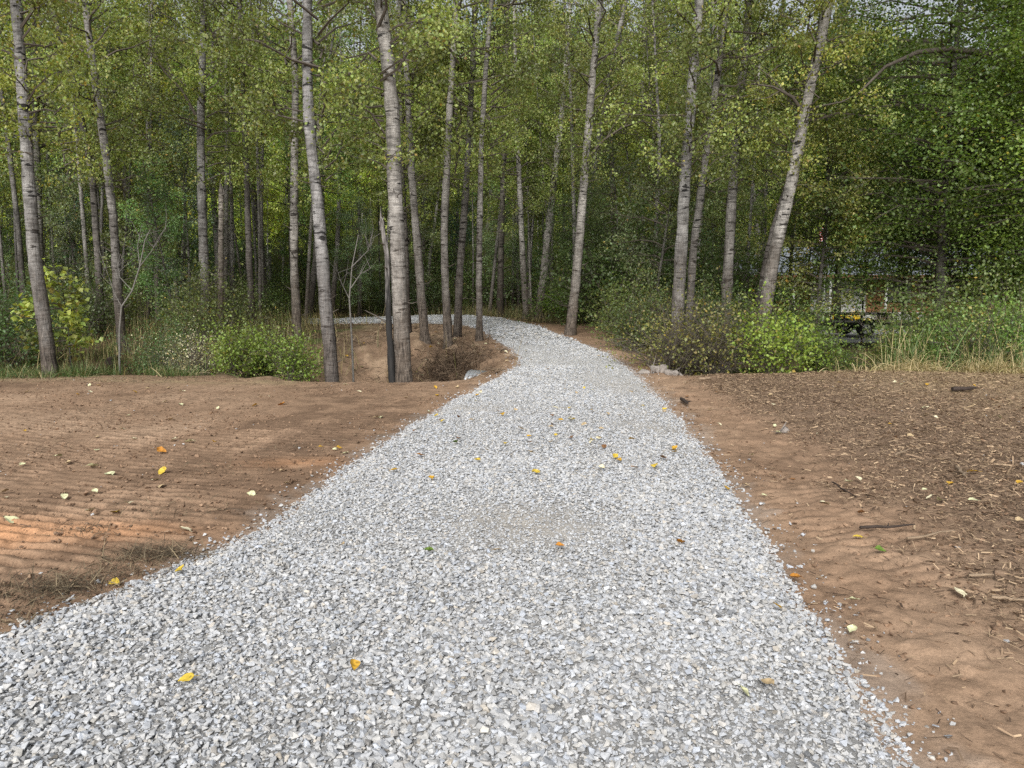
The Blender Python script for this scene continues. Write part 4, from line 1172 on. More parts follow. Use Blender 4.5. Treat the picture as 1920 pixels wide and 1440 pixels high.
# more thin pale boles far back between the trunks
r2_ = random.Random(19); cnt = 0; tries = 0
while cnt < 46 and tries < 9000:
    tries += 1
    y = 27 + 24 * r2_.random(); x = r2_.uniform(-0.72, 0.3) * y
    if float(path_sd(np.array([x]), np.array([y]))[0]) > -0.8: continue
    px, _ = proj(x, y, 1.5)
    if px > 1440 or (600 < px < 1060 and y < 29.5) or not free(x, y, 0.6): continue
    b = r2_.uniform(0.9, 1.5); g = r2_.uniform(0.9, 1.3)
    side = 'left of the path' if px < 700 else 'behind the trail bend' if px < 1060 else 'right of the path'
    fill_tree(x, y, POLE[cnt % 3], 'thin pole like poplar with a small high crown ' + side, 'pole thin poplars ' + side, r2_.uniform(0.9, 1.2), (b, b * .98, b * .95),
              (g, g, g * .95), 'forest_tree', r2_.uniform(0.3, 0.55), 0.05)
    cnt += 1
for (px, Y, k, sc, lab) in ((1512, 22.5, 1, .5, 'slim leafy tree before the left end of the house roof'), (1618, 23.0, 3, .52, 'slim leafy tree before the middle of the house roof'),
                            (1668, 22.0, 0, .5, 'slim leafy tree before the house roof, nearest the dark maple')):
    px_fill(px, 600, Y, MID[k], lab, sc, (.85, 1.0, .85), 'young_tree', .35)

# ------------------------------------------------------------------ culvert, rocks
M_STEEL = plain('galvanised_steel', (0.55, 0.57, 0.60), 0.4, 0.75, 0.2, 9)
M_ROCK = plain('grey_rock', (0.27, 0.24, 0.215), 0.9, 0, 0.35, 9, 0.6)
def culvert():
    a = np.array([-0.9, 16.3, -0.44]); b = np.array([3.05, 14.55, -0.50])
    n = 150; t = np.linspace(0, 1, n); P = a[None] + (b - a)[None] * t[:, None]
    L = np.linalg.norm(b - a); ro = 0.31 + 0.013 * np.sin(t * L / 0.085 * 2 * PI)
    mb = MB(); mb.tube(P, ro, 28, 0, cap=False)
    V, F = tube(P, ro - 0.012, 28); mb.add(V, F[:, ::-1])
    for e in (0, n - 1):
        V1, _ = tube(P, ro, 28); V2, _ = tube(P, ro - 0.012, 28)
        A = V1[e * 28:e * 28 + 28]; B = V2[e * 28:e * 28 + 28]; k = np.arange(28); nx = (k + 1) % 28
        mb.add(np.vstack([A, B]), np.stack([k, nx, nx + 28, k + 28], 1))
    o = mb.build('culvert_pipe', [M_STEEL], None, True)
    tag(o, 'corrugated galvanised culvert pipe poking from the ditch bank beside the path', 'pipe')
culvert()

def rock_mesh(seed, s):
    rg = np.random.default_rng(seed); bm = bmesh.new()
    P = rg.normal(size=(18, 3)); P /= np.linalg.norm(P, axis=1)[:, None]; P *= rg.uniform(.8, 1.1, (18, 1)) * np.array(s) * 0.5
    bmesh.ops.convex_hull(bm, input=[bm.verts.new(p) for p in P])
    for v in [v for v in bm.verts if not v.link_faces]: bm.verts.remove(v)
    bmesh.ops.bevel(bm, geom=bm.edges[:], offset=0.012, segments=1, affect='EDGES')
    me = bpy.data.meshes.new('rock'); bm.to_mesh(me); bm.free(); me.materials.append(M_ROCK); return me
rocks = [(1205, 703, .30, .18, 'rough brown rock nearest the gravel at the culvert outlet'), (1222, 708, .22, .16, 'small grey rock wedged beside the culvert outlet'),
         (1240, 704, .34, .2, 'flat grey rock on top of the riprap right of the path'), (1262, 712, .24, .16, 'squarish rock lowest in the riprap'),
         (1275, 706, .28, .2, 'angular rock at the right end of the riprap'), (1228, 698, .26, .18, 'rock at the back of the riprap'),
         (1254, 699, .2, .15, 'small rock behind the flat riprap rock'), (1290, 711, .18, .12, 'last small rock right of the riprap')]
for i, (px, py, a, b, lab) in enumerate(rocks):
    p = at_depth(px, py, 14.2 + 0.12 * (i % 3)); z = max(Hs(p[0], p[1]) + b * 0.3, p[2] - 0.05)
    o = link('rock', rock_mesh(600 + i, (a, a * .75, b))); o.location = (p[0], p[1], z); o.rotation_euler = (0.2 * i, 0.3, i * 1.1)
    tag(o, lab, 'rock', 'riprap rocks at the culvert outlet')
p = ground_hit(1470, 812, Hs); o = link('rock', rock_mesh(640, (.15, .11, .1))); o.location = (p[0], p[1], p[2] + .03)
tag(o, 'lone grey rock lying on the mulch right of the path', 'rock')

# ------------------------------------------------------------------ fallen leaves
def leaf_shape(seed, l=1.0):
    rg = np.random.default_rng(seed)
    n = 9; t = np.linspace(0, 1, n)
    w = 0.42 * np.sin(PI * t ** 0.75) ** 0.85 * (1 - 0.25 * t); w[0] = 0.02; w[-1] = 0.0
    curl = rg.uniform(0.1, 0.5); bend = rg.uniform(-0.3, 0.45); ro = rg.uniform(-0.25, 0.25)
    V, F = [], []
    for i in range(n):
        for j, s in enumerate((-1, -0.5, 0, 0.5, 1)):
            z = curl * abs(s) ** 1.6 * w[i] * 1.3 + bend * (t[i] - 0.5) ** 2 + ro * s * w[i] + 0.03 * rg.normal()
            V.append([t[i] - 0.5, s * w[i], z])
    for i in range(n - 1):
        for j in range(4):
            a = i * 5 + j; F.append([a, a + 1, a + 6, a + 5])
    V = np.array(V); V[:, 2] -= V[:, 2].min()
    return V, np.array(F)
LEAFCOL = {'yellow': (0.62, 0.45, 0.06), 'gold': (0.55, 0.33, 0.04), 'cream': (0.72, 0.66, 0.45), 'brown': (0.22, 0.11, 0.045), 'orange': (0.5, 0.22, 0.035),
           'green': (0.12, 0.2, 0.03), 'tan': (0.5, 0.38, 0.22), 'dark': (0.1, 0.06, 0.035), 'pale': (0.66, 0.66, 0.4)}
LPROTO = {}
def leaf_proto(col, k):
    if (col, k) not in LPROTO:
        V, F = leaf_shape(700 + k)
        rg = np.random.default_rng(k * 31 + len(col))
        c = np.array(LEAFCOL[col])[None] * rg.uniform(0.75, 1.15, (len(V), 1))
        edge = (rg.random(len(V)) < 0.12)
        if col != 'cream': c[edge] *= 0.45
        mb = MB(); mb.add(V, F, 0, c)
        mb.tube(np.array([[-0.5, 0, V[2, 2] + .0], [-0.68, 0.03, .05], [-0.85, 0.02, .03]]), [0.016, 0.013, 0.01], 4, 0, c[0] * 0.8)
        LPROTO[(col, k)] = mb.mesh('fallen_leaf', [M_FALLEN], True)
    return LPROTO[(col, k)]
LCOUNT = [0]
def gz(x, y):
    a = np.array([x]), np.array([y])
    on = path_sd(*a)[0] > -0.05
    return float(path_z(*a)[0]) + 0.034 if on else float(H(*a)[0]) + 0.012 + (0.02 if x > 1 else 0.0)
def fleaf(x, y, size, col, label, group=None, tilt=0.25):
    k = LCOUNT[0]; LCOUNT[0] += 1
    o = link('fallen_leaf', leaf_proto(col, k % 6)); o.scale = (size * 0.85,) * 3
    o.location = (x, y, gz(x, y)); o.rotation_euler = (random.gauss(0, tilt), random.gauss(0, tilt), random.uniform(0, 2 * PI))
    tag(o, label, 'leaf', group)
hero = [(352, 1312, .075, 'yellow', 'half green half yellow leaf on the near gravel, lower left'), (664, 1287, .065, 'gold', 'curled gold and brown leaf on the near gravel below the middle'),
        (1437, 1310, .075, 'tan', 'blotchy tan leaf on the near gravel, lower right'), (1393, 1329, .07, 'pale', 'pale yellow leaf in front of the blotchy tan one'),
        (340, 1090, .09, 'yellow', 'bright yellow leaf at the left gravel edge, right of a pair'), (216, 1098, .08, 'yellow', 'bright yellow leaf at the left gravel edge, left of a pair'),
        (345, 996, .12, 'cream', 'large cream leaf lying alone on the bare soil'), (803, 1060, .075, 'green', 'green leaf on the gravel left of the middle'),
        (930, 1060, .07, 'tan', 'tan curled leaf on the gravel right of the green leaf'), (1050, 1050, .065, 'orange', 'rusty orange leaf in the middle of the gravel'),
        (1274, 1038, .085, 'orange', 'orange leaf near the right gravel edge'), (643, 1046, .065, 'tan', 'pale tan leaf on the gravel left of the green leaf'),
        (1455, 1160, .075, 'gold', 'gold and brown leaf at the lower right gravel edge'), (1489, 1095, .09, 'orange', 'rusty leaf on soil just beyond the gravel edge'),
        (1796, 1122, .10, 'cream', 'large pale cream leaf on soil at the mulch edge'), (1602, 1136, .06, 'pale', 'small pale yellow leaf on the soil, lower right'),
        (1596, 1194, .07, 'pale', 'crumpled pale leaf on the soil near the lower right gravel'), (1650, 1042, .08, 'green', 'dark green leaf on the mulch'),
        (1608, 1016, .07, 'yellow', 'yellow leaf upright on the mulch above the green one'), (1782, 915, .09, 'gold', 'orange gold leaf on the mulch, lower of a pair'),
        (1823, 892, .10, 'gold', 'orange gold leaf on the mulch, upper of a pair'), (1592, 911, .09, 'pale', 'pale yellow leaf by dark mulch clods'),
        (1003, 905, .10, 'yellow', 'yellow leaf in the middle of the gravel'), (1228, 888, .10, 'yellow', 'yellow leaf near the right edge of the gravel'),
        (1189, 893, .08, 'orange', 'orange brown leaf left of the yellow one on the gravel'), (809, 915, .08, 'gold', 'small gold leaf on the gravel left of the middle'),
        (738, 897, .09, 'gold', 'gold brown leaf toward the left gravel edge'), (789, 868, .09, 'orange', 'orange leaf on the gravel before the green leaf'),
        (855, 843, .09, 'green', 'distant green leaf on the gravel'), (942, 789, .10, 'gold', 'gold leaf with a dark end on the far gravel'),
        (1071, 836, .09, 'brown', 'brown leaf on the far gravel, right of the middle'), (1128, 895, .08, 'cream', 'cream leaf on the gravel right of the yellow one'),
        (205, 892, .13, 'pale', 'long pale leaf on the track marks'), (176, 877, .12, 'pale', 'greenish pale leaf on the track marks'), (305, 888, .12, 'yellow', 'yellow green leaf on the track marks'),
        (241, 947, .1, 'cream', 'cream leaf above the orange clay'), (216, 964, .1, 'yellow', 'yellow leaf beside the orange clay'), (168, 962, .1, 'cream', 'pale leaf on the edge of the orange clay'),
        (20, 980, .14, 'pale', 'pale leaf on orange clay at the left edge'), (530, 760, .16, 'orange', 'orange leaf on the far side of the bare field'), (303, 848, .12, 'orange', 'orange brown leaf in the middle of the bare field'),
        (1545, 952, .09, 'cream', 'cream torn leaf on soil between gravel and mulch')]
for (px, py, s, col, lab) in hero:
    p = ground_hit(px, py, Hs); fleaf(p[0], p[1], s, col, lab)
rg = np.random.default_rng(71)
def scatter_leaves(n, px0, px1, py0, py1, cols, label, group, s0, s1, want_path, powy=1.0):
    done = 0; tr = 0
    while done < n and tr < n * 20:
        tr += 1
        px = rg.uniform(px0, px1); py = py0 + (py1 - py0) * rg.random() ** powy
        p = ground_hit(px, py, Hs)
        if p[1] > 45: continue
        sd = float(path_sd(np.array([p[0]]), np.array([p[1]]))[0])
        if (sd > 0.05) != want_path: continue
        fleaf(p[0], p[1], rg.uniform(s0, s1), cols[rg.integers(len(cols))], label, group); done += 1
scatter_leaves(52, 0, 900, 722, 940, ['cream', 'pale', 'cream', 'tan', 'tan', 'pale', 'gold'], 'small pale fallen leaf on the bare soil left of the path', 'fallen leaves on the left field', .06, .11, False, 1.5)
scatter_leaves(70, 760, 1280, 620, 880, ['gold', 'tan', 'yellow', 'cream', 'brown', 'tan'], 'small yellow or tan fallen leaf on the distant gravel', 'fallen leaves on the gravel', .06, .09, True, 1.2)
scatter_leaves(46, 1260, 1920, 715, 1000, ['cream', 'pale', 'gold', 'tan', 'brown'], 'small pale fallen leaf on the mulch right of the path', 'fallen leaves on the mulch', .05, .09, False, 1.3)
scatter_leaves(46, 640, 960, 612, 705, ['cream', 'pale', 'tan', 'gold'], 'small pale fallen leaf in the dug ditch', 'fallen leaves in the ditch', .08, .14, False)

# ------------------------------------------------------------------ sticks on the mulch
M_STICK = plain('weathered_stick', (0.27, 0.20, 0.135), 0.9, 0, 0.3, 18, 0.5)
M_STICK_D = plain('wet_dark_stick', (0.05, 0.037, 0.03), 0.85, 0, 0.4, 18, 0.5)
def stick(label, x0, y0, x1, y1, w, mat):
    a = ground_hit(x0, y0, Hs); b = ground_hit(x1, y1, Hs)
    t = np.linspace(0, 1, 7); P = a[None] + (b - a)[None] * t[:, None]
    r_ = np.random.default_rng(int(x0)); L = np.linalg.norm(b - a)
    P[:, 2] = H(P[:, 0], P[:, 1]) + 0.03 + w * 0.5; P[1:-1] += r_.normal(0, 0.02 * L, (5, 3)) * np.array([1, 1, 0.3])
    base = P[0].copy(); mb = MB(); mb.tube(P - base, w * np.array([.5, .55, .5, .45, .4, .35, .2]), 7)
    j = P[3] - base; d = np.array([-(b - a)[1], (b - a)[0], 0.0]) * 0.16 + (b - a) * 0.12
    mb.tube(np.array([j, j + d * 0.6, j + d + [0, 0, 0.01]]), [w * .3, w * .22, w * .08], 5)
    o = mb.build('stick', [mat], None, True); o.location = base; tag(o, label, 'stick')
stick('pale forked stick lying on the mulch', 1700, 1020, 1790, 1005, .016, M_STICK)
stick('dark wet stick lying on the mulch', 1612, 1000, 1715, 994, .02, M_STICK_D)
stick('straight pale stick at the right picture edge', 1858, 1133, 1935, 1140, .018, M_STICK)
stick('short pale stick on the dark mulch clods', 1815, 1092, 1862, 1090, .018, M_STICK)
stick('pale stick slanting left on the mulch', 1680, 860, 1705, 850, .02, M_STICK)
stick('splintered flat stick on the mulch near the right edge', 1793, 885, 1812, 905, .03, M_STICK)
stick('thin stick pointing away, in the middle of the mulch', 1560, 912, 1605, 940, .012, M_STICK_D)
stick('dark branch piece far up on the mulch at right', 1785, 738, 1830, 735, .06, M_STICK_D)
stick('dark stump of root standing at the right gravel edge', 1277, 755, 1290, 765, .05, M_STICK_D)
stick('pale stick at the foot of the twiggy shrub', 1310, 717, 1334, 715, .05, M_STICK)
stick('dark log end among grass at the right rim', 1795, 690, 1815, 684, .10, M_STICK_D)
stick('mossy log end at the foot of the bare sapling', 205, 688, 222, 678, .16, M_STICK_D)

# ------------------------------------------------------------------ yard: drive, lawn, trailer, house
def sheet(name, x0, x1, y0, y1, off, mat_col, mat, n=60):
    xs = np.linspace(x0, x1, n); ys = np.linspace(y0, y1, n); X, Y = np.meshgrid(xs, ys, indexing='ij')
    x, y = X.ravel(), Y.ravel(); z = H(x, y) + off
    wob = 0.5 * fbm(x * 0.8, y * 0.8, 3)
    idx = np.arange(n * n).reshape(n, n); F = np.stack([idx[:-1, :-1], idx[1:, :-1], idx[1:, 1:], idx[:-1, 1:]], -1).reshape(-1, 4)
    C = np.array([mat_col]) * (1 + 0.3 * fbm(x * 2, y * 2, 3))[:, None]
    o = link(name, mesh_np(name, np.stack([x, y + wob, z], 1), F, mat, None, C, True)); tag(o, kind='structure'); return o
sheet('driveway', 5.5, 34, 25.4, 33.5, 0.02, (0.47, 0.455, 0.44), M_PATH)
sheet('lawn', 8.0, 34, 33.7, 44, 0.03, (0.12, 0.2, 0.05), M_GROUND)

M_BLACK = plain('black_paint', (0.018, 0.018, 0.02), 0.5, 0.0, 0.3, 10)
M_RUBBER = plain('tyre_rubber', (0.02, 0.02, 0.02), 0.85, 0, 0.3, 20)
M_RIM = plain('white_steel_rim', (0.62, 0.62, 0.62), 0.4, 0.1, 0.1, 6)
M_DECK = plain('grey_deck_boards', (0.16, 0.14, 0.12), 0.9, 0, 0.3, 5)
M_RED = plain('red_lens', (0.35, 0.02, 0.02), 0.3, 0, 0.1, 5)
def trailer():
    Y = 28.5
    p = at_depth(1602, 628, Y); z0 = Hs(p[0], Y)
    root = empty('utility_trailer', (p[0], Y, z0 + 0.035), math.radians(-4))
    def B(name, boxes, mat, parent=root):
        mb = MB()
        for b in boxes: mb.box(*b)
        return mb.build(name, [mat], parent)
    L0, L1, W = -1.95, 1.15, 0.85   # bed: back to front, half width
    B('frame', [(L0, L1, -W, -W + .06, .42, .52), (L0, L1, W - .06, W, .42, .52), (L0, L0 + .06, -W + .06, W - .06, .42, .52), (L1 - .06, L1, -W + .06, W - .06, .42, .52)], M_BLACK)
    B('deck', [(L0 + .07, L1 - .07, -W + .07, W - .07, .50, .535)], M_DECK)
    for s in (-1, 1):
        y0, y1 = (-W, -W + .045) if s < 0 else (W - .045, W)
        bx = [(L0, L1, y0, y1, .80, .845)]
        for q in np.linspace(L0, L1 - .045, 6): bx.append((q, q + .045, y0 + .002, y1 - .002, .522, .80))
        B('side_rail', bx, M_BLACK)
    B('front_rail', [(L1 - .045, L1, -W + .05, W - .05, .80, .843), (L1 - .045, L1, -.02, .02, .522, .80)], M_BLACK)
    # sloping ramp gate at the back
    mb = MB()
    mb.tube(np.array([[L0, -W + .05, .5], [L0 - .12, -W + .05, 1.15]]), [.022, .022], 6); mb.tube(np.array([[L0, W - .05, .5], [L0 - .12, W - .05, 1.15]]), [.022, .022], 6)
    for q in (0.25, 0.5, 0.75, 1.0): mb.tube(np.array([[L0 - .12 * q, -W + .05, .5 + .65 * q], [L0 - .12 * q, W - .05, .5 + .65 * q]]), [.016, .016], 6)
    mb.build('ramp_gate', [M_BLACK], root)
    mb = MB(); mb.tube(np.array([[0, -1.02, .31], [0, 1.02, .31]]), [.035, .035], 8); mb.build('axle', [M_BLACK], root)
    for s in (-1, 1):
        yc = s * (W + .17)
        w = MB()
        prof = [(.17, -.09), (.27, -.105), (.305, -.08), (.31, 0), (.305, .08), (.27, .105), (.17, .09)]
        th = np.linspace(0, 2 * PI, 29)[:-1]
        V = np.array([[r * math.cos(t), yc + h, .31 + r * math.sin(t)] for (r, h) in prof for t in th]); k = len(prof)
        idx = np.arange(k * 28).reshape(k, 28); nx = np.roll(idx, -1, 1)
        w.add(V, np.stack([idx[:-1], nx[:-1], nx[1:], idx[1:]], -1).reshape(-1, 4))
        wheel = w.build('wheel', [M_RUBBER], root, True)
        rm = MB(); rm.tube(np.array([[0, yc + s * .03, .31], [0, yc + s * .085, .31]]), [.17, .165], 24)
        rim = rm.build('rim', [M_RIM], wheel, False)
        hb = MB()
        hb.tube(np.array([[0, yc + s * .08, .31], [0, yc + s * .125, .31]]), [.05, .04], 12)
        for q in range(5):
            a = q * 2 * PI / 5; c = np.array([math.cos(a) * .11, 0, math.sin(a) * .11 + .31])
            hb.tube(np.array([c + [0, yc + s * .08, 0], c + [0, yc + s * .092, 0]]), [.028, .028], 8)
        hb.build('hub', [M_BLACK], wheel)
        # curved mudguard
        a = np.linspace(math.radians(8), math.radians(172), 14); f = MB()
        A = np.stack([.40 * np.cos(a), np.full(14, yc - .13), .33 + .37 * np.sin(a)], 1); Bv = A + np.array([0, .26, 0])
        A2, B2 = A * np.array([1, 1, 1]) + np.stack([.012 * np.cos(a), 0 * a, .012 * np.sin(a)], 1), Bv + np.stack([.012 * np.cos(a), 0 * a, .012 * np.sin(a)], 1)
        V = np.vstack([A, Bv, A2, B2]); i = np.arange(13)
        f.add(V, np.vstack([np.stack([i, i + 14, i + 15, i + 1], 1), np.stack([i + 28, i + 29, i + 43, i + 42], 1), np.stack([i, i + 1, i + 29, i + 28], 1), np.stack([i + 14, i + 42, i + 43, i + 15], 1)]))
        f.build('mudguard', [M_BLACK], root, False)
        B('tail_lamp', [(L0 - .03, L0 - .003, s * .7 - .06, s * .7 + .06, .44, .50)], M_RED)
    t = MB(); t.tube(np.array([[L1 - .1, -.6, .46], [L1 + 1.1, -.03, .44]]), [.035, .035], 6); t.tube(np.array([[L1 - .1, .6, .46], [L1 + 1.1, .03, .44]]), [.035, .035], 6)
    t.tube(np.array([[L1 + 1.0, 0, .44], [L1 + 1.3, 0, .45]]), [.045, .04], 8); t.build('drawbar', [M_BLACK], root)
    j = MB(); j.tube(np.array([[L1 + .9, 0.0, .02], [L1 + .9, 0, .75]]), [.025, .03], 8); j.tube(np.array([[L1 + .9, 0, .02], [L1 + .9, 0, .05]]), [.08, .08], 10); j.build('jack_stand', [M_BLACK], root)
    tag(root, 'black open utility trailer with pipe rails parked on the drive before the house', 'trailer')
trailer()

M_WALL = plain('orange_log_siding', (0.25, 0.125, 0.06), 0.8, 0, 0.35, 3)
M_WHITE = plain('white_paint', (0.42, 0.42, 0.40), 0.6, 0, 0.08, 3)
M_ROOF = plain('grey_metal_roof', (0.20, 0.22, 0.245), 0.6, 0.1, 0.15, 2)
M_GLASS = plain('window_glass', (0.05, 0.06, 0.07), 0.08, 0, 0.2, 2, spec=0.8)
M_CONC = plain('grey_concrete', (0.36, 0.35, 0.33), 0.9, 0, 0.2, 3)
def house():
    x0, y0 = 14.2, 46.0; z0 = Hs(22, 45)
    root = empty('house', (x0, y0, z0), math.radians(-3))
    def B(name, boxes, mat, parent=root):
        mb = MB()
        for b in boxes: mb.box(*b)
        return mb.build(name, [mat], parent)
    Lh, D, Hh = 20.0, 8.0, 2.35
    # log courses are part of the wall
    mb = MB(); nlog = 10
    for k in range(nlog):
        za, zb = k * Hh / nlog, (k + 1) * Hh / nlog
        mb.box(0, Lh, 1.5 - 0.012 * (k % 2), D, za + .002, zb - .002)
    mb.build('wall', [M_WALL], root)
    B('wall', [(3.9, 7.2, 1.30, 1.47, 0, 2.2)], M_WHITE)['label'] = 'white painted front wall section'
    B('floor_slab', [(-.3, Lh + .3, -.6, D + .2, -.35, -.01)], M_CONC)
    # gable roof with standing seams
    mb = MB(); e = 0.6; rz = 1.75
    prof = [(-.7, Hh - .12), (D / 2, Hh + rz), (D + .7, Hh - .12)]
    for (ya, za), (yb, zb) in ((prof[0], prof[1]), (prof[1], prof[2])):
        V = np.array([[-e, ya, za], [Lh + e, ya, za], [Lh + e, yb, zb], [-e, yb, zb], [-e, ya, za + .1], [Lh + e, ya, za + .1], [Lh + e, yb, zb + .1], [-e, yb, zb + .1]])
        mb.add(V, [[0, 3, 2, 1], [4, 5, 6, 7], [0, 1, 5, 4], [1, 2, 6, 5], [2, 3, 7, 6], [3, 0, 4, 7]])
        for q in np.arange(-e + .02, Lh + e, .45):
            V = np.array([[q, ya, za + .1], [q + .03, ya, za + .1], [q + .03, yb, zb + .1], [q, yb, zb + .1]])
            V2 = V + [0, 0, .035]
            mb.add(np.vstack([V, V2]), [[4, 5, 6, 7], [0, 1, 5, 4], [1, 2, 6, 5], [2, 3, 7, 6], [3, 0, 4, 7]])
    mb.build('roof', [M_ROOF], root)
    B('fascia', [(-e, Lh + e, -.74, -.705, Hh - .16, Hh + .02)], plain('brown_fascia', (0.13, 0.06, 0.03)))
    for q in (0.2, 2.3, 4.4, 7.6, 10.8, 14.0, 16.6): B('porch_post', [(q, q + .12, -.45, -.33, -.01, Hh - .08)], M_WHITE)
    def win(xa, xb, za, zb, yf):
        f = B('window', [(xa, xb, yf - .05, yf - .003, za, za + .07), (xa, xb, yf - .05, yf - .003, zb - .07, zb), (xa, xa + .07, yf - .05, yf - .003, za + .07, zb - .07), (xb - .07, xb, yf - .05, yf - .003, za + .07, zb - .07)], M_WHITE)
        B('pane', [(xa + .072, xb - .072, yf - .03, yf - .006, za + .072, zb - .072)], M_GLASS, f)
    win(1.4, 2.6, .9, 1.9, 1.488); win(8.4, 9.9, .8, 1.9, 1.488); win(12.0, 13.6, .8, 1.9, 1.488)
    d = B('door', [(5.0, 6.0, 1.24, 1.297, .05, 2.05)], M_WHITE)
    mb = MB(); mb.tube(np.array([[5.9, 1.18, 1.0], [5.9, 1.235, 1.0]]), [.03, .03], 8); mb.build('handle', [M_STEEL], d)
    B('step', [(4.4, 6.8, -1.3, -.62, -.33, -.12), (4.6, 6.6, -1.0, -.62, -.118, .0)], M_CONC)
    mb = MB(); mb.box(11.2, 11.9, 4.4, 5.1, Hh + 1.0, Hh + 2.5); mb.build('chimney', [M_CONC], root)
    tag(root, 'low orange log house with grey metal roof and white porch posts behind the trees', 'house')
house()

# retaining wall and flower bushes in front of the house
mb = MB(); p = at_depth(1612, 590, 41.5); z = Hs(p[0], 41.5)
for k in range(2):
    for q in range(9): mb.box(-2.0 + q * .45 + .1 * k, -2.0 + q * .45 + .435 + .1 * k, -.18, .18, k * .22, k * .22 + .21)
o = mb.build('retaining_wall', [M_CONC]); o.location = (p[0] + 1.2, 41.5, z); tag(o, 'low grey block retaining wall in front of the house', 'wall')
YEL = [make_shrub(480 + k, .55, .75, 22, 8, 14, .06, (0.55, 0.42, 0.03), .3, sig=.08) for k in range(1)]
for (px, lab) in ((1572, 'left of two yellow flowering bushes on the lawn'), (1602, 'right of two yellow flowering bushes on the lawn')):
    p = at_depth(px, 590, 37.0); shrub(p[0], 37.0, YEL[0], lab, .95, (1, 1, 1), 'flowering_bush')
p = at_depth(1655, 590, 37.5); shrub(p[0], 37.5, SHRUB_DARK[1], 'dark red brown ornamental bush on the lawn', .45, (2.2, .8, .9), 'ornamental_bush')

# flag on a pole seen through the leaves
def flag():
    p = at_depth(1541, 452, 40.0); z = Hs(p[0], 40)
    root = empty('flagpole', (p[0] + .25, 40, z))
    mb = MB(); mb.tube(np.array([[0, 0, 0], [0, 0, 5.2]]), [.035, .025], 8); mb.build('pole', [M_WHITE], root)
    mr = plain('flag_red', (0.5, 0.03, 0.05), .8); mw = plain('flag_white', (0.75, 0.75, 0.75), .8); mbl = plain('flag_blue', (0.02, 0.03, 0.15), .8)
    mb = MB(); n = 13
    for k in range(n):
        z0, z1 = 4.0 + k * .075, 4.0 + (k + 1) * .075
        xs = np.linspace(0, -.75, 9); y = .06 * np.sin(xs * 9); dz = -.35 * (xs / .75) ** 2
        V = np.vstack([np.stack([xs * .55, y, np.full(9, z0) + dz], 1), np.stack([xs * .55, y, np.full(9, z1) + dz], 1)])
        i = np.arange(8); F = np.stack([i, i + 1, i + 10, i + 9], 1)
        if k >= 6: mb.add(V, F[:4], 2); mb.add(V, F[4:], k % 2)
        else: mb.add(V, F, k % 2)
    mb.build('flag', [mr, mw, mbl], root)
    tag(root, 'pole with a limp red and white striped flag glimpsed through the leaves', 'flag')
flag()

# ------------------------------------------------------------------ arching bough of the maple
def bough():
    pts = [(1610, 175), (1660, 125), (1720, 98), (1780, 92), (1850, 100), (1930, 112)]
    P = np.array([at_depth(a, b, 17.2 + 0.3 * k) for k, (a, b) in enumerate(pts)])[::-1]
    tr = [t for t in TREES if t[2]['label'].startswith('maple just beyond')][0][2]
    start = np.array(tr.location) + np.array([0, 0, 4.5])
    P = np.vstack([start, P])
    mb = MB(); mb.tube(P - np.array(tr.location), np.linspace(.11, .02, len(P)), 8)
    o = mb.mesh('bough', [M_TWIG], True)
    b = bpy.data.objects.new('bough', o); COL.objects.link(b); b.parent = tr
    bpy.context.view_layer.update()
    b.matrix_parent_inverse = tr.matrix_world.inverted() @ Matrix.Translation(tr.location)
bough()

# ------------------------------------------------------------------ conspicuous side boughs
def side_bough(start, pts, w):
    tr = [t[2] for t in TREES if t[2]['label'].startswith(start)][0]
    Y = tr.location[1]
    P = np.array([at_depth(a, b, Y) for a, b in pts]) - np.array(tr.location)
    P[:, 1] += np.linspace(0, -0.5, len(P))
    mb = MB(); mb.tube(P, np.linspace(w, w * .2, len(P)), 7)
    rg = np.random.default_rng(int(pts[0][0]))
    for k in range(5):
        u = rg.uniform(.3, .95); b = np.array([np.interp(u, np.linspace(0, 1, len(P)), P[:, q]) for q in range(3)])
        d = (P[-1] - P[0]) / np.linalg.norm(P[-1] - P[0]) + rg.normal(0, .5, 3); ln = rg.uniform(.4, 1.0)
        mb.tube(np.array([b, b + d * ln * .5 + rg.normal(0, .04, 3), b + d * ln]), [w * .3, w * .2, w * .08], 5)
    mb.build('bough', [M_TWIG], tr, True)
side_bough('dark trunk forking', [(459, 150), (430, 105), (405, 70), (388, 35), (380, 0)], .07)
side_bough('dark trunk forking', [(455, 140), (478, 95), (492, 55), (500, 5)], .06)
side_bough('pale trunk leaning right at the right edge', [(1100, 300), (1130, 265), (1165, 243), (1205, 232)], .05)
side_bough('darker trunk crossing', [(1148, 118), (1185, 88), (1225, 70), (1290, 45)], .06)
side_bough('big pale trunk leaning far right', [(1508, 215), (1480, 185), (1440, 170), (1395, 168)], .05)
side_bough('straight scarred grey trunk', [(367, 215), (345, 170), (318, 140), (300, 95)], .045)

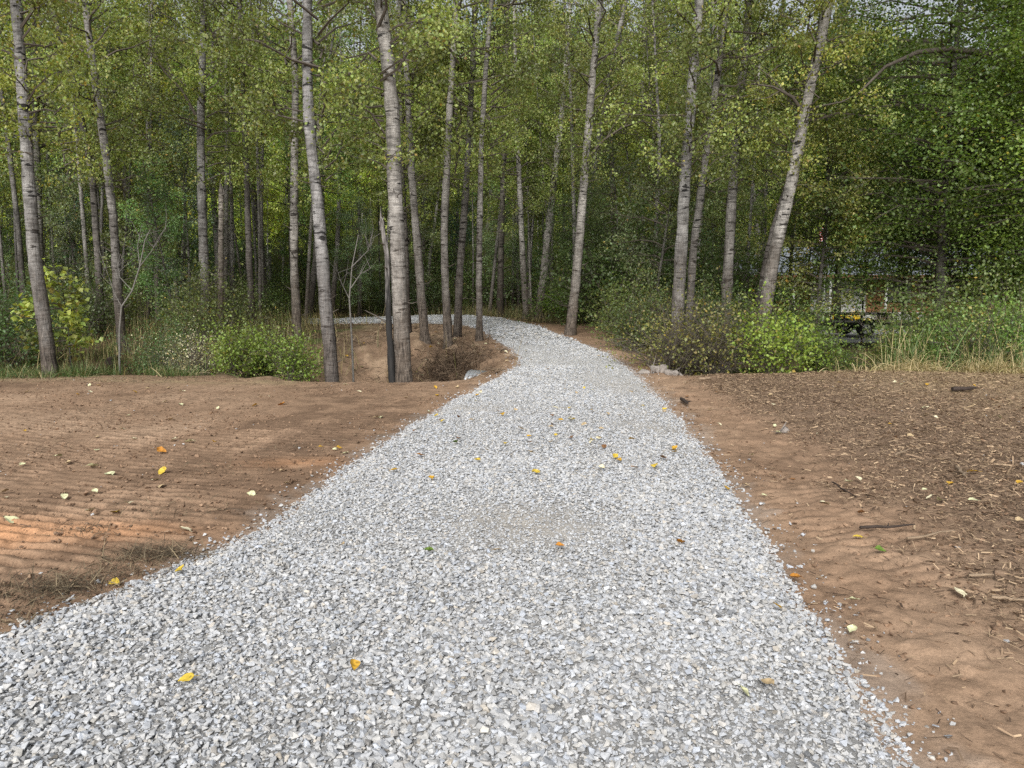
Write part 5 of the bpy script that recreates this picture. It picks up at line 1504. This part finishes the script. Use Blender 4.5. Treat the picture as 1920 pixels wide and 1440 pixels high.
# ------------------------------------------------------------------ light, sky, camera
SUN_EL, SUN_AZ = math.radians(38), math.radians(192)   # azimuth clockwise from +Y: behind the viewer, a little to the left
w = bpy.data.worlds.new('World'); scene.world = w; w.use_nodes = True
nt = w.node_tree; nt.nodes.clear()
out = nt.nodes.new('ShaderNodeOutputWorld'); bg = nt.nodes.new('ShaderNodeBackground')
sky = nt.nodes.new('ShaderNodeTexSky'); sky.sky_type = 'NISHITA'; sky.sun_disc = False
sky.sun_elevation = SUN_EL; sky.sun_rotation = SUN_AZ; sky.dust_density = 3.0; sky.air_density = 1.0
hs = nt.nodes.new('ShaderNodeHueSaturation'); hs.inputs['Saturation'].default_value = 0.28
nt.links.new(sky.outputs[0], hs.inputs['Color']); nt.links.new(hs.outputs[0], bg.inputs[0])
bg.inputs[1].default_value = 0.15
nt.links.new(bg.outputs[0], out.inputs[0])
sl = bpy.data.lights.new('sun', 'SUN'); sl.energy = 3.2; sl.angle = math.radians(28); sl.color = (1.0, 0.975, 0.94)
so = bpy.data.objects.new('sun', sl); COL.objects.link(so)
d = Vector((math.sin(SUN_AZ) * math.cos(SUN_EL), math.cos(SUN_AZ) * math.cos(SUN_EL), math.sin(SUN_EL)))
so.rotation_mode = 'QUATERNION'; so.rotation_quaternion = d.to_track_quat('Z', 'Y'); so.location = d * 50

cd = bpy.data.cameras.new('camera'); co = bpy.data.objects.new('camera', cd); COL.objects.link(co)
cd.sensor_fit = 'HORIZONTAL'; cd.sensor_width = 36; cd.lens = 36 * FPX / 1920
cd.clip_start = 0.05; cd.clip_end = 2000
co.location = (0, 0, CAM_H); co.rotation_euler = (PI / 2 - PITCH, 0, 0)
scene.camera = co

scene.view_settings.view_transform = 'Standard'; scene.view_settings.look = 'None'
scene.view_settings.exposure = 0; scene.view_settings.gamma = 1
scene.render.engine = 'CYCLES'
cy = scene.cycles
cy.max_bounces = 6; cy.diffuse_bounces = 4; cy.glossy_bounces = 2; cy.transmission_bounces = 4; cy.transparent_max_bounces = 4
cy.use_denoising = False
cy.sample_clamp_indirect = 6.0
